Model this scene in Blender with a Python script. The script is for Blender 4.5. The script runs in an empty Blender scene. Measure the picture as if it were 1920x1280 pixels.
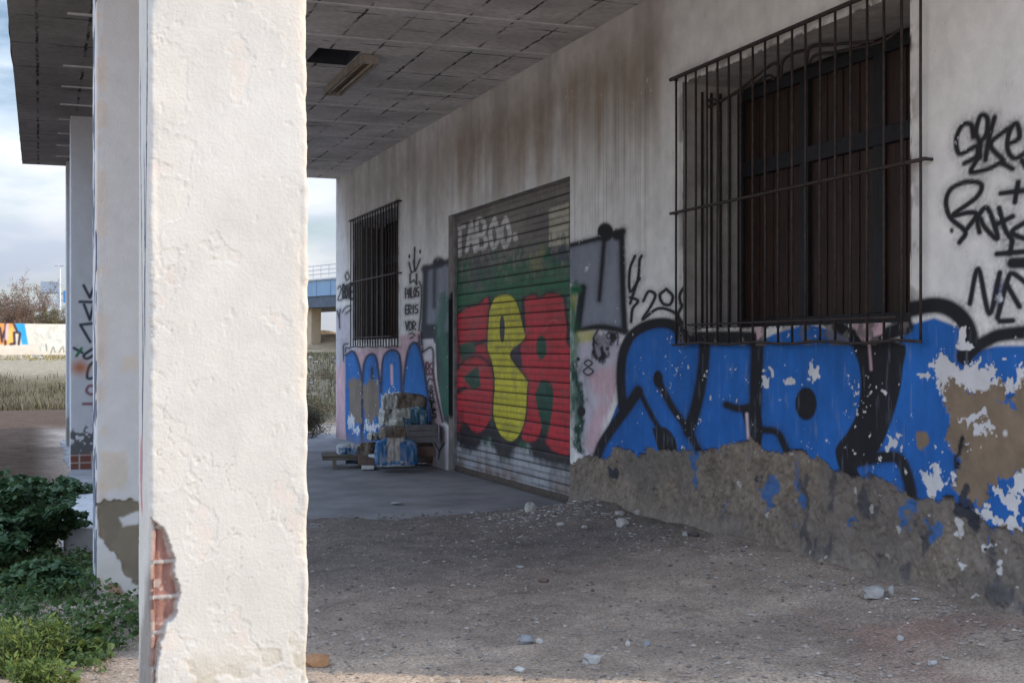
import bpy, math, random
import numpy as np
from mathutils import Vector, Matrix, noise as mnoise

R = math.radians
SC = bpy.context.scene
COL = SC.collection
random.seed(7)

# ------------------------------------------------------------------ camera
H = 1.55            # eye height
F = 2380.0          # focal length in pixels of the 1920 px wide photograph
YAW = R(20.4)
cd = bpy.data.cameras.new("camera")
cam = bpy.data.objects.new("camera", cd); COL.objects.link(cam)
cd.sensor_width = 36.0
cd.lens = F / 1920 * 36.0
cd.shift_y = 16 / 1920
cd.clip_start = 0.05; cd.clip_end = 6000
cam.location = (0, 0, H)
cam.rotation_euler = (R(90), 0, -YAW)
SC.camera = cam

# ------------------------------------------------------------------ sky, sun, exposure
SUN_EL = R(27)
SUN_AZ = math.atan2(1.0, -0.60)          # clockwise from +Y, towards the sun
w = bpy.data.worlds.new("World"); SC.world = w; w.use_nodes = True
nt = w.node_tree; nt.nodes.clear()
out = nt.nodes.new("ShaderNodeOutputWorld")
sky = nt.nodes.new("ShaderNodeTexSky"); sky.sky_type = 'NISHITA'; sky.sun_disc = False
sky.sun_elevation = SUN_EL; sky.sun_rotation = SUN_AZ
sky.air_density = 1.0; sky.dust_density = 1.0
bg = nt.nodes.new("ShaderNodeBackground"); bg.inputs[1].default_value = 0.085
cl = nt.nodes.new("ShaderNodeBackground"); cl.inputs[1].default_value = 1.05
tc = nt.nodes.new("ShaderNodeTexCoord")
mp = nt.nodes.new("ShaderNodeMapping"); mp.inputs['Scale'].default_value = (1.6, 1.6, 5.5)
mp.inputs['Location'].default_value = (0.3, 0.0, 0.25)
nz = nt.nodes.new("ShaderNodeTexNoise"); nz.inputs['Scale'].default_value = 2.3; nz.inputs['Detail'].default_value = 7
nz.inputs['Roughness'].default_value = 0.55
rp = nt.nodes.new("ShaderNodeValToRGB"); rp.color_ramp.elements[0].position = 0.34; rp.color_ramp.elements[1].position = 0.52
nz2 = nt.nodes.new("ShaderNodeTexNoise"); nz2.inputs['Scale'].default_value = 3.4; nz2.inputs['Detail'].default_value = 5
rp2 = nt.nodes.new("ShaderNodeValToRGB")
rp2.color_ramp.elements[0].position = 0.38; rp2.color_ramp.elements[0].color = (0.58, 0.65, 0.78, 1)
rp2.color_ramp.elements[1].position = 0.60; rp2.color_ramp.elements[1].color = (0.90, 0.92, 0.95, 1)
mixw = nt.nodes.new("ShaderNodeMixShader")
lk = nt.links.new
lk(tc.outputs['Generated'], mp.inputs['Vector']); lk(mp.outputs[0], nz.inputs['Vector']); lk(mp.outputs[0], nz2.inputs['Vector'])
lk(nz.outputs['Fac'], rp.inputs[0]); lk(nz2.outputs['Fac'], rp2.inputs[0])
lk(sky.outputs[0], bg.inputs[0])
sx2 = nt.nodes.new("ShaderNodeSeparateXYZ"); lk(tc.outputs['Generated'], sx2.inputs[0])
tint = nt.nodes.new("ShaderNodeValToRGB"); tint.color_ramp.elements[0].position = 0.10; tint.color_ramp.elements[0].color = (1, 1, 1, 1)
tint.color_ramp.elements[1].position = 0.55; tint.color_ramp.elements[1].color = (0.75, 0.90, 1.13, 1); lk(sx2.outputs['Z'], tint.inputs[0])
tm = nt.nodes.new("ShaderNodeVectorMath"); tm.operation = 'MULTIPLY'; lk(rp2.outputs[0], tm.inputs[0]); lk(tint.outputs[0], tm.inputs[1]); lk(tm.outputs[0], cl.inputs[0])
lk(rp.outputs[0], mixw.inputs[0]); lk(bg.outputs[0], mixw.inputs[1]); lk(cl.outputs[0], mixw.inputs[2])
sxyz = nt.nodes.new("ShaderNodeSeparateXYZ"); lk(tc.outputs['Generated'], sxyz.inputs[0])
zr_ = nt.nodes.new("ShaderNodeMapRange"); zr_.inputs[1].default_value = 0.0; zr_.inputs[2].default_value = 0.85; zr_.inputs[3].default_value = 0.42; zr_.inputs[4].default_value = 2.75
lk(sxyz.outputs['Z'], zr_.inputs[0]); lk(zr_.outputs[0], cl.inputs[1])
lk(mixw.outputs[0], out.inputs[0])

sd = bpy.data.lights.new("sun", 'SUN'); sd.energy = 2.6; sd.angle = R(0.5); sd.color = (1.0, 0.87, 0.70)
so = bpy.data.objects.new("sun", sd); COL.objects.link(so)
sun_dir = Vector((math.sin(SUN_AZ) * math.cos(SUN_EL), math.cos(SUN_AZ) * math.cos(SUN_EL), math.sin(SUN_EL)))
so.rotation_euler = sun_dir.to_track_quat('Z', 'Y').to_euler()
so.location = (10, -10, 12)

SC.view_settings.view_transform = 'Standard'
SC.view_settings.look = 'None'
SC.view_settings.exposure = 0.75
SC.view_settings.gamma = 1.0
SC.render.engine = 'CYCLES'
SC.cycles.max_bounces = 8
SC.cycles.diffuse_bounces = 5

# ------------------------------------------------------------------ measuring helpers
CS, SN = math.cos(YAW), math.sin(YAW)
def ray(px, py):
    r = (px - 960) / F
    return (SN + r * CS, CS - r * SN, (656 - py) / F)     # per unit depth
def at(px, py, d):
    a = ray(px, py); return Vector((a[0] * d, a[1] * d, H + a[2] * d))
def grd(px, py, z=0.0):
    a = ray(px, py); d = (z - H) / a[2]; return Vector((a[0] * d, a[1] * d, z))
WX = 4.92                                                  # plane of the building's front wall
def wal(px, py, x=WX):
    a = ray(px, py); d = x / a[0]; return (a[1] * d, H + a[2] * d)
def atY(px, py, y):
    a = ray(px, py); d = y / a[1]; return (a[0] * d, H + a[2] * d)

# ------------------------------------------------------------------ numpy noise
def _h(ix, iy, s):
    n = (ix.astype(np.int64) * 374761393 + iy.astype(np.int64) * 668265263 + s * 1442695041) & 0xffffffff
    n = ((n ^ (n >> 13)) * 1274126177) & 0xffffffff
    n = n ^ (n >> 16)
    return (n & 0xffffff) / float(0xffffff)
def vn(x, y, s=0):
    xi = np.floor(x); yi = np.floor(y); fx = x - xi; fy = y - yi
    fx = fx * fx * (3 - 2 * fx); fy = fy * fy * (3 - 2 * fy)
    a = _h(xi, yi, s); b = _h(xi + 1, yi, s); c = _h(xi, yi + 1, s); d = _h(xi + 1, yi + 1, s)
    return (a * (1 - fx) + b * fx) * (1 - fy) + (c * (1 - fx) + d * fx) * fy
def fbm(x, y, o=4, s=0, g=0.5):
    t = 0; a = 1; n = 0
    for k in range(o):
        t = t + a * vn(x * 2 ** k + 17.3 * k, y * 2 ** k - 9.1 * k, s + k * 7); n += a; a *= g
    return t / n
def sst(a, b, x):
    t = np.clip((x - a) / (b - a), 0, 1); return t * t * (3 - 2 * t)

# ------------------------------------------------------------------ painting on a surface (per-vertex pigment)
def smooth_line(p, k=6):
    p = [np.array(q, float) for q in p]
    if len(p) < 3: return np.array(p)
    q = [2 * p[0] - p[1]] + p + [2 * p[-1] - p[-2]]
    o = []
    for i in range(1, len(q) - 2):
        for j in range(k):
            t = j / k
            o.append(0.5 * ((2 * q[i]) + (-q[i - 1] + q[i + 1]) * t + (2 * q[i - 1] - 5 * q[i] + 4 * q[i + 1] - q[i + 2]) * t * t
                            + (-q[i - 1] + 3 * q[i] - 3 * q[i + 1] + q[i + 2]) * t ** 3))
    o.append(p[-1]); return np.array(o)
def seg_d(px, py, pts):
    best = np.full(px.shape, 1e9)
    for (ax, ay), (bx, by) in zip(pts[:-1], pts[1:]):
        dx, dy = bx - ax, by - ay; l2 = dx * dx + dy * dy + 1e-12
        t = np.clip(((px - ax) * dx + (py - ay) * dy) / l2, 0, 1)
        best = np.minimum(best, (px - ax - t * dx) ** 2 + (py - ay - t * dy) ** 2)
    return np.sqrt(best)
def poly_sd(px, py, pts):
    q = list(pts) + [pts[0]]
    d = seg_d(px, py, q); ins = np.zeros(px.shape, bool)
    for (ax, ay), (bx, by) in zip(q[:-1], q[1:]):
        if ay == by: continue
        c = ((ay > py) != (by > py)) & (px < (bx - ax) * (py - ay) / (by - ay) + ax); ins ^= c
    return np.where(ins, -d, d)
class Painter:
    def __init__(s, u, v, base, conv, asp=None):
        s.asp = asp
        s.u = u.ravel().astype(float); s.v = v.ravel().astype(float)
        s.c = np.tile(np.array(base, float), (s.u.size, 1)); s.conv = conv
        s.wu = fbm(s.u * 14, s.v * 14, 3, 5) - .5; s.wv = fbm(s.u * 14, s.v * 14, 3, 9) - .5
        s.grain = fbm(s.u * 60, s.v * 60, 2, 31)
    def _sel(s, pts, m):
        p = np.array(pts); return np.nonzero((s.u > p[:, 0].min() - m) & (s.u < p[:, 0].max() + m) & (s.v > p[:, 1].min() - m) & (s.v < p[:, 1].max() + m))[0]
    def _put(s, i, a, col):
        a = np.clip(a, 0, 1)[:, None]; s.c[i] = s.c[i] * (1 - a) + np.array(col, float) * a
    def fill(s, pts, col, soft=.012, warp=0.0, alpha=1.0, z=None, sm=False, mottled=0.0):
        p = [s.conv(*(z(*q) if z else q)) for q in pts]
        if sm: p = smooth_line(p + [p[0]], 4)[:-1]
        p = np.array(p); i = s._sel(p, warp + soft * 2 + .02)
        if not i.size: return
        d = poly_sd(s.u[i] + s.wu[i] * warp * 2, s.v[i] + s.wv[i] * warp * 2, [tuple(q) for q in p])
        a = 1 - sst(-soft, soft, d)
        if mottled: a = a * (1 - mottled * sst(.45, .62, fbm(s.u[i] * 9, s.v[i] * 9, 4, 77)))
        s._put(i, a * alpha, col)
    def line(s, pts, wd, col, soft=.010, alpha=1.0, z=None, sm=True, warp=0.0):
        p = [s.conv(*(z(*q) if z else q)) for q in pts]
        if sm: p = smooth_line(p)
        p = np.array(p); i = s._sel(p, (wd + soft * 2) * (4 if s.asp else 1) + warp)
        if not i.size: return
        k = s.asp(p[:, 0].mean()) if s.asp else 1.0
        d = seg_d((s.u[i] + s.wu[i] * warp * 2) * k, s.v[i] + s.wv[i] * warp * 2, [(q[0] * k, q[1]) for q in p]) - wd / 2
        if s.asp and soft >= .007 and max(col) < .12: s._put(i, .30 * sst(.055, .0, d) * alpha * s.grain[i] * 1.4, col)
        s._put(i, (1 - sst(-soft, soft, d)) * alpha, col)
    def ell(s, cx, cy, rx, ry, col, z=None, **k):
        s.fill([(cx + rx * math.cos(t), cy + ry * math.sin(t)) for t in np.linspace(0, 2 * math.pi, 20, endpoint=False)], col, z=z, **k)
GL = {
 'A': [[(0, 1), (.5, 0), (1, 1)], [(.2, .65), (.8, .65)]], 'B': [[(0, 1), (0, 0), (.8, .1), (.7, .45), (0, .5), (.9, .6), (.9, .95), (0, 1)]],
 'C': [[(1, .1), (.4, 0), (0, .5), (.4, 1), (1, .9)]], 'D': [[(0, 0), (0, 1), (.8, .85), (1, .4), (.6, .05), (0, 0)]],
 'E': [[(1, 0), (0, 0), (0, 1), (1, 1)], [(0, .5), (.8, .5)]], 'I': [[(.5, 0), (.5, 1)]], 'L': [[(0, 0), (0, 1), (.9, 1)]],
 'O': [[(.5, 0), (0, .45), (.4, 1), (1, .6), (.5, 0)]], 'P': [[(0, 1), (0, 0), (.9, .15), (.8, .5), (0, .55)]],
 'R': [[(0, 1), (0, 0), (.9, .15), (.8, .45), (0, .5), (1, 1)]], 'S': [[(1, .05), (.2, .1), (.1, .45), (.9, .55), (.9, .95), (0, 1)]],
 'T': [[(0, 0), (1, 0)], [(.5, 0), (.5, 1)]], 'V': [[(0, 0), (.5, 1), (1, 0)]], '2': [[(0, .2), (.5, 0), (.9, .3), (0, 1), (1, 1)]],
 '.': [[(.1, .85), (.25, 1)]], 'N': [[(0, 1), (0, 0), (1, 1), (1, 0)]], '8': [[(.5, .45), (.1, .2), (.5, 0), (.9, .2), (.5, .45), (0, .75), (.5, 1), (1, .75), (.5, .45)]],
 '9': [[(.9, .3), (.4, .5), (.1, .2), (.6, 0), (.9, .3), (.8, 1)]], 'Y': [[(0, 0), (.5, .5), (1, 0)], [(.5, .5), (.4, 1)]],
 'J': [[(1, 0), (.8, .9), (.2, 1), (0, .8)]], 'M': [[(0, 1), (.1, 0), (.5, .7), (.9, 0), (1, 1)]],
}
def write(P, txt, x, y, cw, ch, adv, wd, col, dy=0.0, soft=.008, z=None, alpha=1.0):
    for k, c in enumerate(txt):
        for st in GL.get(c, []):
            P.line([(x + k * adv + a * cw, y + k * dy + b * ch) for a, b in st], wd, col, soft=soft, z=z, alpha=alpha, sm=len(st) > 3)

# ------------------------------------------------------------------ materials
def mat_base(name):
    m = bpy.data.materials.new(name); m.use_nodes = True
    b = m.node_tree.nodes['Principled BSDF']
    if 'Specular IOR Level' in b.inputs: b.inputs['Specular IOR Level'].default_value = 0.25
    return m, m.node_tree, b
def surf(name, c1, c2=None, scale=8.0, rough=.85, bump=.25, bscale=40.0, metal=0.0, attr=False, bdist=.01, detail=6, stretch=(1, 1, 1), var=.25, spec=.25):
    """procedural surface: two-tone noise (or the painted attribute, mottled by noise) with a noise bump"""
    m, t, b = mat_base(name); N = t.nodes; l = t.links.new
    b.inputs['Roughness'].default_value = rough; b.inputs['Metallic'].default_value = metal
    if 'Specular IOR Level' in b.inputs: b.inputs['Specular IOR Level'].default_value = spec
    tc = N.new("ShaderNodeTexCoord"); mp = N.new("ShaderNodeMapping"); mp.inputs['Scale'].default_value = stretch
    l(tc.outputs['Object'], mp.inputs[0])
    n1 = N.new("ShaderNodeTexNoise"); n1.inputs['Scale'].default_value = scale; n1.inputs['Detail'].default_value = detail
    n1.inputs['Roughness'].default_value = .62; l(mp.outputs[0], n1.inputs['Vector'])
    if attr:
        a = N.new("ShaderNodeAttribute"); a.attribute_name = "Col"
        mr = N.new("ShaderNodeMapRange"); mr.inputs[1].default_value = .3; mr.inputs[2].default_value = .7
        mr.inputs[3].default_value = 1 - var; mr.inputs[4].default_value = 1 + var * .5
        l(n1.outputs['Fac'], mr.inputs[0])
        mx = N.new("ShaderNodeVectorMath"); mx.operation = 'SCALE'
        l(a.outputs['Color'], mx.inputs[0]); l(mr.outputs[0], mx.inputs['Scale']); l(mx.outputs[0], b.inputs['Base Color'])
    else:
        r = N.new("ShaderNodeValToRGB"); c2 = c2 or tuple(x * .7 for x in c1)
        r.color_ramp.elements[0].position = .32; r.color_ramp.elements[0].color = (*c2, 1)
        r.color_ramp.elements[1].position = .66; r.color_ramp.elements[1].color = (*c1, 1)
        l(n1.outputs['Fac'], r.inputs[0]); l(r.outputs[0], b.inputs['Base Color'])
    if bump:
        n2 = N.new("ShaderNodeTexNoise"); n2.inputs['Scale'].default_value = bscale; n2.inputs['Detail'].default_value = 5
        l(mp.outputs[0], n2.inputs['Vector'])
        bp = N.new("ShaderNodeBump"); bp.inputs['Strength'].default_value = bump; bp.inputs['Distance'].default_value = bdist
        l(n2.outputs['Fac'], bp.inputs['Height']); l(bp.outputs[0], b.inputs['Normal'])
    return m
def leafmat(name, c1, c2, scale=3.0):
    m, t, b = mat_base(name); N = t.nodes; l = t.links.new
    b.inputs['Roughness'].default_value = .55
    a = N.new("ShaderNodeAttribute"); a.attribute_name = "Col"
    n1 = N.new("ShaderNodeTexNoise"); n1.inputs['Scale'].default_value = scale
    mx = N.new("ShaderNodeMix"); mx.data_type = 'RGBA'
    mx.inputs['A'].default_value = (*c1, 1); mx.inputs['B'].default_value = (*c2, 1)
    ad = N.new("ShaderNodeMath"); ad.operation = 'MULTIPLY_ADD'; ad.inputs[1].default_value = .5
    l(n1.outputs['Fac'], ad.inputs[0]); l(a.outputs['Fac'], ad.inputs[2]); 
    sb = N.new("ShaderNodeMath"); sb.operation = 'SUBTRACT'; sb.inputs[1].default_value = .25; sb.use_clamp = True
    l(ad.outputs[0], sb.inputs[0]); l(sb.outputs[0], mx.inputs['Factor']); l(mx.outputs['Result'], b.inputs['Base Color'])
    tr = N.new("ShaderNodeBsdfTranslucent"); l(mx.outputs['Result'], tr.inputs[0])
    ms = N.new("ShaderNodeMixShader"); ms.inputs[0].default_value = .3
    l(b.outputs[0], ms.inputs[1]); l(tr.outputs[0], ms.inputs[2]); l(ms.outputs[0], N['Material Output'].inputs[0])
    return m

# ------------------------------------------------------------------ object helpers
def tag(o, label=None, cat=None, group=None, kind=None):
    if label: o['label'] = label
    if cat: o['category'] = cat
    if group: o['group'] = group
    if kind: o['kind'] = kind
    return o
def empty(name, loc=(0, 0, 0), rz=0.0):
    o = bpy.data.objects.new(name, None); COL.objects.link(o); o.location = loc; o.rotation_euler = (0, 0, rz)
    o.empty_display_size = .2; return o
def link(name, me, mat, parent=None):
    o = bpy.data.objects.new(name, me); COL.objects.link(o)
    if mat: me.materials.append(mat)
    if parent: o.parent = parent
    return o
def setcol(me, c):
    a = me.color_attributes.new("Col", 'FLOAT_COLOR', 'POINT')
    c = np.asarray(c, np.float32)
    if c.ndim == 1: c = np.repeat(c[:, None], 3, 1)
    q = np.ones((len(c), 4), np.float32); q[:, :3] = c; a.data.foreach_set("color", q.ravel())
class MB:
    def __init__(s): s.v = []; s.f = []; s.c = []
    def add(s, vs, fs, c=0.5):
        n = len(s.v); s.v += [tuple(p) for p in vs]; s.f += [tuple(i + n for i in f) for f in fs]; s.c += [c] * len(vs)
    def box(s, a, b, M=None, jit=0.0):
        vs = [Vector((x, y, z)) for x in (a[0], b[0]) for y in (a[1], b[1]) for z in (a[2], b[2])]
        if jit: vs = [p + Vector([random.uniform(-jit, jit) for _ in range(3)]) for p in vs]
        if M: vs = [M @ p for p in vs]
        s.add(vs, [(0, 1, 3, 2), (4, 6, 7, 5), (0, 4, 5, 1), (2, 3, 7, 6), (0, 2, 6, 4), (1, 5, 7, 3)])
    def tube(s, pts, r, n=6, c=.5):
        pts = [Vector(p) for p in pts]; rs = r if isinstance(r, (list, tuple)) else [r] * len(pts)
        vs = []; fs = []
        for i, p in enumerate(pts):
            t = (pts[min(i + 1, len(pts) - 1)] - pts[max(i - 1, 0)]).normalized()
            u = t.orthogonal().normalized(); wv = t.cross(u)
            if i and vs:
                pu = (vs[(i - 1) * n] - pts[i - 1]); pu -= t * pu.dot(t)
                if pu.length > 1e-6: u = pu.normalized(); wv = t.cross(u)
            vs += [p + (u * math.cos(2 * math.pi * k / n) + wv * math.sin(2 * math.pi * k / n)) * rs[i] for k in range(n)]
        for i in range(len(pts) - 1):
            for k in range(n):
                fs.append((i * n + k, i * n + (k + 1) % n, (i + 1) * n + (k + 1) % n, (i + 1) * n + k))
        fs.append(tuple(range(n - 1, -1, -1))); fs.append(tuple((len(pts) - 1) * n + k for k in range(n)))
        s.add(vs, fs, c)
    def build(s, name, mat, parent=None, smooth=False, bevel=0.0):
        me = bpy.data.meshes.new(name); me.from_pydata(s.v, [], s.f); me.update()
        setcol(me, np.array(s.c, float) if s.c else np.zeros(0))
        if smooth: me.polygons.foreach_set("use_smooth", [True] * len(me.polygons))
        o = link(name, me, mat, parent)
        if bevel:
            b = o.modifiers.new("bevel", 'BEVEL'); b.width = bevel; b.segments = 2; b.limit_method = 'ANGLE'
        return o
def grid_mesh(name, P, mat, parent=None, cols=None, keep=None, wrap=False, smooth=True):
    nv, nu = P.shape[:2]
    me = bpy.data.meshes.new(name)
    idx = np.arange(nv * nu).reshape(nv, nu)
    if wrap: idx = np.concatenate([idx, idx[:, :1]], 1)
    q = np.stack([idx[:-1, :-1], idx[:-1, 1:], idx[1:, 1:], idx[1:, :-1]], -1)
    q = q[keep] if keep is not None else q.reshape(-1, 4)
    q = q.reshape(-1, 4); n = len(q)
    me.vertices.add(nv * nu); me.vertices.foreach_set("co", P.reshape(-1).astype(np.float32))
    me.loops.add(n * 4); me.loops.foreach_set("vertex_index", q.reshape(-1).astype(np.int32))
    me.polygons.add(n); me.polygons.foreach_set("loop_start", np.arange(0, n * 4, 4, dtype=np.int32))
    me.update(calc_edges=True)
    me.polygons.foreach_set("use_smooth", np.full(n, smooth))
    if cols is not None: setcol(me, cols)
    me.validate(); me.update()
    return link(name, me, mat, parent)
def snap(arr, vals):
    return np.unique(np.concatenate([arr, np.array(vals, float)]).round(5))

# ------------------------------------------------------------------ pigments
WHITE = (.76, .75, .73); BLACK = (.022, .022, .026); BLUE = (.020, .125, .42); MORTAR = (.205, .170, .135)
RED = (.50, .030, .042); YEL = (.58, .52, .035); GREEN = (.018, .12, .055); SILV = (.24, .26, .31); PINK = (.58, .40, .44)
LILAC = (.46, .43, .56); BRICK = (.27, .135, .105)

M_wall = surf("painted_plaster", None, scale=5, attr=True, bump=.35, bscale=70, bdist=.006, var=.16)
M_pil = surf("whitewashed_plaster", None, scale=7, attr=True, bump=.55, bscale=90, bdist=.004, var=.08)
M_rev = surf("reveal_plaster", (.48, .465, .45), (.30, .29, .285), scale=5, bump=.4, bscale=40)
M_iron = surf("rusty_iron", (.060, .042, .034), (.020, .019, .022), scale=25, rough=.6, bump=.2, bscale=120, bdist=.003)
M_wood = surf("dark_brown_wood", (.046, .024, .017), (.018, .010, .009), scale=6, rough=.5, stretch=(6, 6, .6), bump=.25, bscale=30)
M_frame = surf("black_painted_wood", (.020, .021, .026), (.010, .010, .013), scale=8, rough=.5, stretch=(4, 4, .8))
M_conc = surf("grey_concrete", (.30, .285, .265), (.19, .18, .17), scale=2.2, bump=.35, bscale=35)
M_steel = surf("galvanised_steel", (.30, .30, .31), (.17, .165, .16), scale=9, rough=.55, metal=.3, bump=.1)
M_shut = surf("painted_roller_slats", None, scale=18, attr=True, rough=.6, bump=.12, bscale=60, var=.22, bdist=.004)

# ================================================================== GROUND
def bank(x, y):
    """height of the land: flat yard, a low bank and the track bed beyond it"""
    b = 1.15 * sst(36, 62, y) * (1 - .0 * x)
    return b
def gz(x, y):
    x = np.asarray(x, float); y = np.asarray(y, float)
    z = (fbm(x * .9, y * .9, 3, 3) - .5) * .07 + (fbm(x * 5, y * 5, 3, 4) - .5) * .022 + (fbm(x * 22, y * 22, 2, 8) - .5) * .012
    near = (1 - sst(20, 34, y))
    z = z * (.35 + .65 * near)
    mound = sst(1.5, .0, WX - x) * sst(11.6, 10.9, y) * (x < WX + .3) * (.10 + .10 * fbm(x * 2.3, y * 2.3, 3, 21))
    z = z + mound * .9
    floor = sst(11.2, 12.4, y) * sst(-.3, .3, x) * sst(24, 22, y)
    z = z * (1 - floor) - .03 * floor
    far = sst(40, 90, np.hypot(x, y))
    return z + bank(x, y) + far * (fbm(x * .05, y * .05, 3, 14) - .5) * .5
def gzz(x, y): return float(gz(np.array([x]), np.array([y]))[0])
xs = np.concatenate([-np.geomspace(2000, 3, 40), np.arange(-2.9, -.8, .07), np.arange(-.8, 5.05, .022), np.geomspace(5.1, 2000, 40)])
ys = np.concatenate([-np.geomspace(1500, 2, 24), np.arange(-1.5, 4.6, .25), np.arange(4.7, 12.5, .022), np.arange(12.55, 26, .08), np.geomspace(26.2, 3000, 110)])
GX, GY = np.meshgrid(xs, ys)
M_ground, t, b = mat_base("dusty_dirt"); N = t.nodes; l = t.links.new; b.inputs['Specular IOR Level'].default_value = 0.0
b.inputs['Roughness'].default_value = .95
tcn = N.new("ShaderNodeTexCoord")
def noise_node(sc, det=6, ro=.6):
    n = N.new("ShaderNodeTexNoise"); n.inputs['Scale'].default_value = sc; n.inputs['Detail'].default_value = det; n.inputs['Roughness'].default_value = ro
    l(tcn.outputs['Object'], n.inputs['Vector']); return n
att = N.new("ShaderNodeAttribute"); att.attribute_name = "Col"
nA = noise_node(3.5, 8, .65); nB = noise_node(60, 4, .7); nC = noise_node(220, 2, .6)
def maprange(src, a0, a1, b0, b1):
    m = N.new("ShaderNodeMapRange"); m.inputs[1].default_value = a0; m.inputs[2].default_value = a1
    m.inputs[3].default_value = b0; m.inputs[4].default_value = b1; l(src, m.inputs[0]); return m.outputs[0]
def mulv(a, s):
    v = N.new("ShaderNodeVectorMath"); v.operation = 'SCALE'; l(a, v.inputs[0]); l(s, v.inputs['Scale']); return v.outputs[0]
cc = mulv(att.outputs['Color'], maprange(nA.outputs['Fac'], .3, .7, .72, 1.2))
cc = mulv(cc, maprange(nB.outputs['Fac'], .3, .7, .50, 1.42))
cc = mulv(cc, maprange(nC.outputs['Fac'], .3, .7, .75, 1.25))
l(cc, b.inputs['Base Color'])
bp = N.new("ShaderNodeBump"); bp.inputs['Strength'].default_value = .8; bp.inputs['Distance'].default_value = .02
l(nB.outputs['Fac'], bp.inputs['Height'])
bp2 = N.new("ShaderNodeBump"); bp2.inputs['Strength'].default_value = .6; bp2.inputs['Distance'].default_value = .006
l(nC.outputs['Fac'], bp2.inputs['Height']); l(bp.outputs[0], bp2.inputs['Normal']); l(bp2.outputs[0], b.inputs['Normal'])
gc = np.zeros(GX.shape + (3,))
gc[:] = (.45, .36, .29)
def gmix(a, c):
    global gc
    gc = gc * (1 - a[..., None]) + np.array(c) * a[..., None]
gmix(sst(8.3, 5.6, GY + .52 * GX) * sst(-3, 3, GY + 0 * GX) * .85, (.60, .455, .325))  # sandier soil, with sunlight painted in along the cast shadow's edge
gmix(sst(.50, .66, fbm(GX * .7, GY * .7, 4, 40)) * .5, (.25, .205, .17))
gmix(sst(7.0, 9.5, GY) * (1 - sst(20, 26, GY)) * sst(.1, .9, GX) * .75, (.165, .152, .145))           # greyer towards the concrete
gmix(sst(.55, .7, fbm(GX * 2.1 + 9, GY * 2.1, 4, 41)) * .6 * (GX > .5) * sst(9, 2.0, GY), (.17, .135, .10))   # damp patches
gmix(sst(.44, .6, fbm(GX * 1.3, GY * 1.3, 3, 43)) * sst(3.4, 4.2, GX) * sst(6.6, 5.6, GY), (.33, .23, .185))   # reddish earth
gmix(np.maximum(sst(24, 28, GY), sst(.6, -.2, GX) * sst(9.5, 12, GY)) * .93, (.070, .047, .035))                                           # brown yard on the far side
gmix(sst(34, 37, GY) * .9, (.11, .09, .055)); gmix(sst(46, 52, GY) * .8, (.30, .25, .18)); gmix(sst(.12, .16, GX / np.maximum(GY, 1)) * sst(24, 30, GY) * sst(120, 70, GY) * .9, (.10, .09, .07))
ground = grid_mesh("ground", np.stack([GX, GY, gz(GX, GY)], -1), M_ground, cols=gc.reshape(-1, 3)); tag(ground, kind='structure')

# concrete floor in front of the roller shutter
def ragged(pts, step=.12, amp=.04):
    o = []
    for (ax, ay), (bx, by) in zip(pts, pts[1:] + pts[:1]):
        n = max(1, int(math.hypot(bx - ax, by - ay) / step))
        for k in range(n):
            f = k / n; x = ax + (bx - ax) * f; y = ay + (by - ay) * f
            o.append((x + (mnoise.noise((x * 2, y * 2, 1)) * amp), y + mnoise.noise((x * 2.3, y * 2.3, 5)) * amp))
    return o
def prism(name, pts, z0, z1, mat, parent=None):
    n = len(pts); m = MB()
    m.add([(x, y, z0) for x, y in pts] + [(x, y, z1) for x, y in pts],
          [tuple(range(n, 2 * n))] + [(i, (i + 1) % n, n + (i + 1) % n, n + i) for i in range(n)])
    return m.build(name, mat, parent)
a0 = grd(578, 990); a1 = grd(921, 960); a2 = grd(1060, 950)
M_floor = surf("worn_concrete_floor", (.25, .25, .26), (.14, .14, .145), scale=1.6, bump=.3, bscale=26, rough=.9, detail=9)
cfl = prism("concrete_floor", ragged([(.36, 10.95), (a0.x, a0.y), (a1.x, a1.y), (a2.x, a2.y), (WX + .1, a2.y + .1), (WX + .1, 23.2), (.36, 23.2)], .10, .10), -.09, .004, M_floor)
tag(cfl, kind='structure')

# ================================================================== BUILDING
bld = empty("abandoned_building", (WX, 13.2, 0))
tag(bld, "derelict whitewashed railway shed with deep canopy, square pillars, barred windows and graffiti on its wall", "building")
def child(o):
    o.parent = bld; o.matrix_parent_inverse = Matrix.Translation(-bld.location); return o
CZ = 4.58                          # soffit height
Y0, Y1 = 3.95, 22.18               # near and far end
OPEN = [(6.34, 9.22, 1.72, 3.72), (11.58, 15.57, -.1, 3.27), (18.02, 20.80, 1.72, 3.66)]   # two windows and the shutter

# ---- front wall: relief and paint
pxs = np.arange(627, 1936, 1.15)
cy = np.array([wal(p, 656)[0] for p in pxs])
ycol = snap(np.concatenate([cy[(cy > Y0) & (cy < Y1)], np.arange(Y0, 5.55, .05), [Y0, Y1]]), [v for o in OPEN for v in o[:2]])
zrow = snap(np.concatenate([np.arange(-.12, 2.4, .0065), np.arange(2.4, CZ, .011), [CZ]]), [v for o in OPEN for v in o[2:]])
ycol = ycol[np.concatenate([[True], np.diff(ycol) > .0015])]; zrow = zrow[np.concatenate([[True], np.diff(zrow) > .0015])]
for o in OPEN:                                         # make the opening edges exact grid lines
    for v in o[:2]: ycol[np.argmin(abs(ycol - v))] = v
    for v in o[2:]: zrow[np.argmin(abs(zrow - v))] = v
WY, WZ = np.meshgrid(ycol, zrow)
ASP = lambda y_: SN + CS * (WX * CS - y_ * SN) / (WX * SN + y_ * CS)      # how strongly the wall is foreshortened
P = Painter(WY, WZ, WHITE, wal, ASP)
Z6 = lambda u, v: (1070 + u / 2.2588, 480 + v / 2.2588)
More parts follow.
